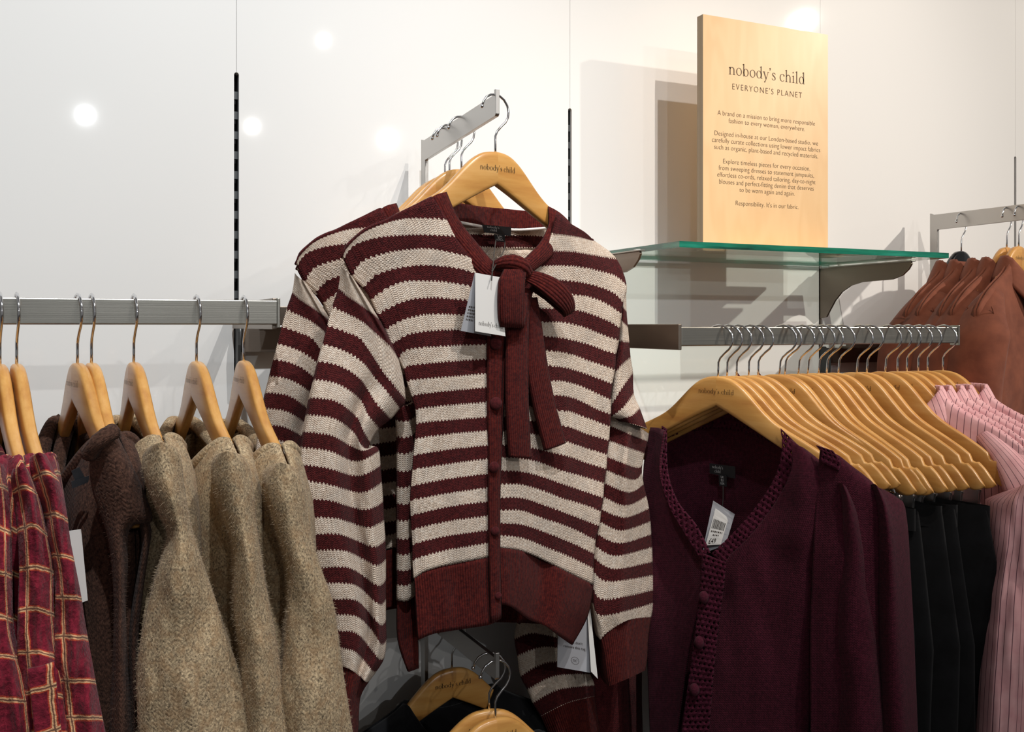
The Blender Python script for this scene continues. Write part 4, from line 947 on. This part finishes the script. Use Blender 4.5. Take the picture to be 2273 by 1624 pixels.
print_on('price_print', pc1, q2, (-.026, -.010), bars((.9, .5), 7), (.12, .88, .58, .72), INKS, cq2)
print_on('price_print', pc1, q2, (-.026, -.010), font_mesh('p', "\u00a349", .01), (.15, .6, .80, .95), INK, cq2)
tr2 = [
 ('right_front', [[(1822,998),(1850,1005),(1884,1032)], [(1815,1060),(1880,1060),(1945,1084)], [(1810,1150),(1890,1145),(1962,1150)], [(1805,1260),(1890,1260),(1955,1265)], [(1800,1400),(1890,1400),(1955,1400)], [(1800,1680),(1890,1680),(1960,1680)]], PLUM, lambda t, c: .085-.03*c**3, dict(M=24, amp=.006, seed=41)),
 ('neck_lace', [[(1812,988),(1848,1000)], [(1824,1004),(1864,1022)], [(1822,1024),(1862,1044)]], PLUML, lambda t, c: .088, dict(M=12, amp=.002, sub=8)),
 ('left_front', [[(1640,975),(1670,985)], [(1640,1100),(1700,1110)], [(1640,1400),(1800,1400)], [(1640,1680),(1810,1680)]], PLUM, lambda t, c: .01, dict(M=14)),
 ('back', [[(1640,950),(1740,935),(1830,990)], [(1640,1100),(1740,1100),(1850,1100)], [(1640,1680),(1740,1680),(1900,1680)]], PLUM, lambda t, c: -.03, dict(M=14)),
 ('sleeve', [[(1928,1078),(1942,1074),(1956,1088)], [(1938,1120),(1958,1115),(1975,1135)], [(1944,1180),(1966,1175),(1986,1200)], [(1946,1260),(1972,1258),(1993,1280)], [(1950,1400),(1978,1400),(2003,1420)], [(1952,1540),(1984,1540),(2010,1550)], [(1952,1690),(1988,1690),(2018,1690)]], PLUM, lambda t, c: .055+.02*math.sin(math.pi*c), dict(M=20, closed=.08, amp=.006, seed=43))]
t2, pc2 = plum(4, 'second plum knit cardigan directly behind the front one on the right rail', 22, tr2, False)
ltp = [HR[4], HR[3]]
for k, hi in enumerate((2, 4)):   # hanging loops of the cardigans round the hangers
    pl = Plane(HR[hi], R(-90+22)); x0 = HRX[hi]
    tubepx('hanging_loop', pl, [(x0-2, 826, -.008),(x0+20, 860, -.010),(x0+46, 910, -.010),(x0+66, 955, -.010)], .0012, BURG, t2 if k else t1, 6)
    tubepx('hanging_loop', pl, [(x0, 826, -.014),(x0+26, 862, -.016),(x0+56, 912, -.016),(x0+76, 952, -.016)], .0012, BURG, t2 if k else t1, 6)
# black trousers on the clip bars
TR = [(5, 'first pair of black trousers clipped beside the plum cardigans', .165, .0), (6, 'second pair of black trousers on the clip hangers', .175, .01), (8, 'third pair of black trousers on the clip hangers', .18, .0), (10, 'fourth pair of black trousers on the clip hangers', .185, .0), (11, 'fifth pair of black trousers on the clip hangers', .19, .0), (12, 'last pair of black trousers before the pink striped shirts', .215, .0)]
for k, (hi, lab, hw, dz) in enumerate(TR):
    t = tag(empty('black_trousers', HR[hi], R(-90+HYAW[hi])), lab, 'trousers', 'black trousers on clip hangers')
    def fn(t_, c, hw=hw, k=k):
        a = 2*math.pi*c; z = -.202 - .62*t_ - (.014*math.sin(a*1.0+.3) if t_ < .001 else 0); w_ = hw*(1+.18*min(1, t_*3)-.05*t_)
        y = .008 + .014*(1+.5*t_)*math.sin(a) + .012*nz(math.cos(a)*2.2, t_*2.0, k*7.3)*(.3+t_)
        return (w_*math.copysign(abs(math.cos(a))**.8, math.cos(a)), y + .012*math.cos(a)*math.sin(3*t_+k), z)
    lgrid('legs', t, fn, BLACKC, 40, 34, ring=True)
    def fb(t_, c, hw=hw):
        a = 2*math.pi*c; return (hw*1.004*math.copysign(abs(math.cos(a))**.8, math.cos(a)), 0.008+.0155*math.sin(a), -.200-.034*t_)
    lgrid('waistband', t, fb, BLACKC, 40, 4, ring=True)
# pink striped shirts
def shirt_collar(root, mat, th, nw=.07, h=.042, spread=.02, drop=.055):
    """stand-and-fall collar round the neck opening"""
    n = 40; ring = []
    for i in range(n+1):
        a = math.pi*2*(i/n)-math.pi/2; x = nw*math.cos(a)*1.03; s = math.sin(a)
        y = BOW*abs(x)+s*th*1.5; z = shoulder(nw)-.026 + (.012 if s > 0 else -drop*(max(0, -s))**1.5 + .006); ring.append((x, y, z, s))
    def stand(t, c):
        x, y, z, s = cr(ring, c); return (x, y, z + .022*t*(1 if s > -.9 else .6))
    def fall(t, c):
        x, y, z, s = cr(ring, c); f = 1+.25*t; e = .024 + h*(1.0 + .55*max(0, -s))*0
        return (x*(1+.30*t), y*(1+.0*t)+s*.022*t + (-.004 if s < 0 else .004), z + .022 - (h*(1+.35*max(0, -s)))*t**1.1)
    lgrid('collar_stand', root, stand, mat, 40, 5); lgrid('collar', root, fall, mat, 48, 8)
SHN = [15, 16, 17, 18, 19]
for k, hi in enumerate(SHN):
    t = tag(empty('pink_shirt', HR[hi], R(-90+HYAW[hi]+2)), ['pink pinstriped shirt next to the bare hangers', 'second pink pinstriped shirt from the bare hangers', 'third pink pinstriped shirt from the bare hangers', 'fourth pink pinstriped shirt from the bare hangers', 'pink pinstriped shirt at the right end of the rail'][k], 'shirt', 'pink pinstriped shirts on the right rail')
    body(t, PINK, .072, .06, .012, .205, .225, .72, .020, 50+k, .007); shirt_collar(t, PINK, .02)
    lsleeve(t, PINK, 1, .52, .05, .055, .028, 60+k); lsleeve(t, PINK, -1, .52, .05, .05, .02, 70+k)
    if k == 0:
        patch('sleeve', Plane((0, -.575, 1.3), 0.0), [[(2262,1080),(2290,1070),(2330,1085)], [(2246,1112),(2290,1105),(2340,1120)], [(2238,1160),(2290,1155),(2345,1165)], [(2233,1214),(2285,1214),(2345,1214)], [(2220,1300),(2280,1300),(2345,1300)], [(2211,1406),(2275,1406),(2345,1406)],
            [(2203,1520),(2270,1520),(2345,1520)], [(2193,1680),(2270,1680),(2345,1680)]], PINK, t, lambda t_, c: .02*math.sin(math.pi*c), closed=.08, M=26, amp=.010, seed=77, fx=40, fy=200)
# rust brown shirts on the right arm
JY = [(-.122, 'rearmost rust brown shirt, on the black hanger'), (-.160, 'second rust brown shirt from the wall'), (-.200, 'third rust brown shirt from the wall'), (-.235, 'fourth rust brown shirt from the wall'), (-.275, 'front rust brown shirt at the right frame edge')]
for k, (y, lab) in enumerate(JY):
    t = tag(empty('brown_shirt', (1.495, y, 1.660), R([16, 14, 17, 15, 18][k])), lab, 'shirt', 'rust brown shirts on the right arm')
    body(t, BROWN, .072, .07, .012, .215, .235, .72, .018, 80+k, .010); shirt_collar(t, BROWN, .018, .07, .048)
    lsleeve(t, BROWN, -1, .5, .052, .05, .045, 90+k); lsleeve(t, BROWN, 1, .5, .052, .05, .04, 95+k)
    sm_ = [(-.205, BOW*.2-.024, shoulder(.205)-.004), (-.198, BOW*.2-.030, -.16), (-.19, BOW*.19-.03, -.20)]
    ltube('shoulder_seam', t, sm_, .0012, BROWN, 6)
# black garments on the low arm
for k, (loc, ang, lab, ln) in enumerate(((V((.301, -.352, LP[0].z)), R(4), 'black blouse on the front hanger of the low arm', .5), (V((.301, -.330, LP[0].z+.004)), R(-10), 'black blouse on the second hanger of the low arm', .5), (LP[2], R(2), 'black jacket hanging in shadow behind the low arm', .55))):
    t = tag(empty('black_blouse', loc, ang), lab, 'blouse', 'black blouses on the low centre arm')
    body(t, BLACKC, .08, .08, .02, .21, .23, ln, .02, 100+k, .006, BLACKC, .005)
    lsleeve(t, BLACKC, -1, .4, .05, .05, .03, 110+k); lsleeve(t, BLACKC, 1, .4, .05, .05, .03, 115+k)
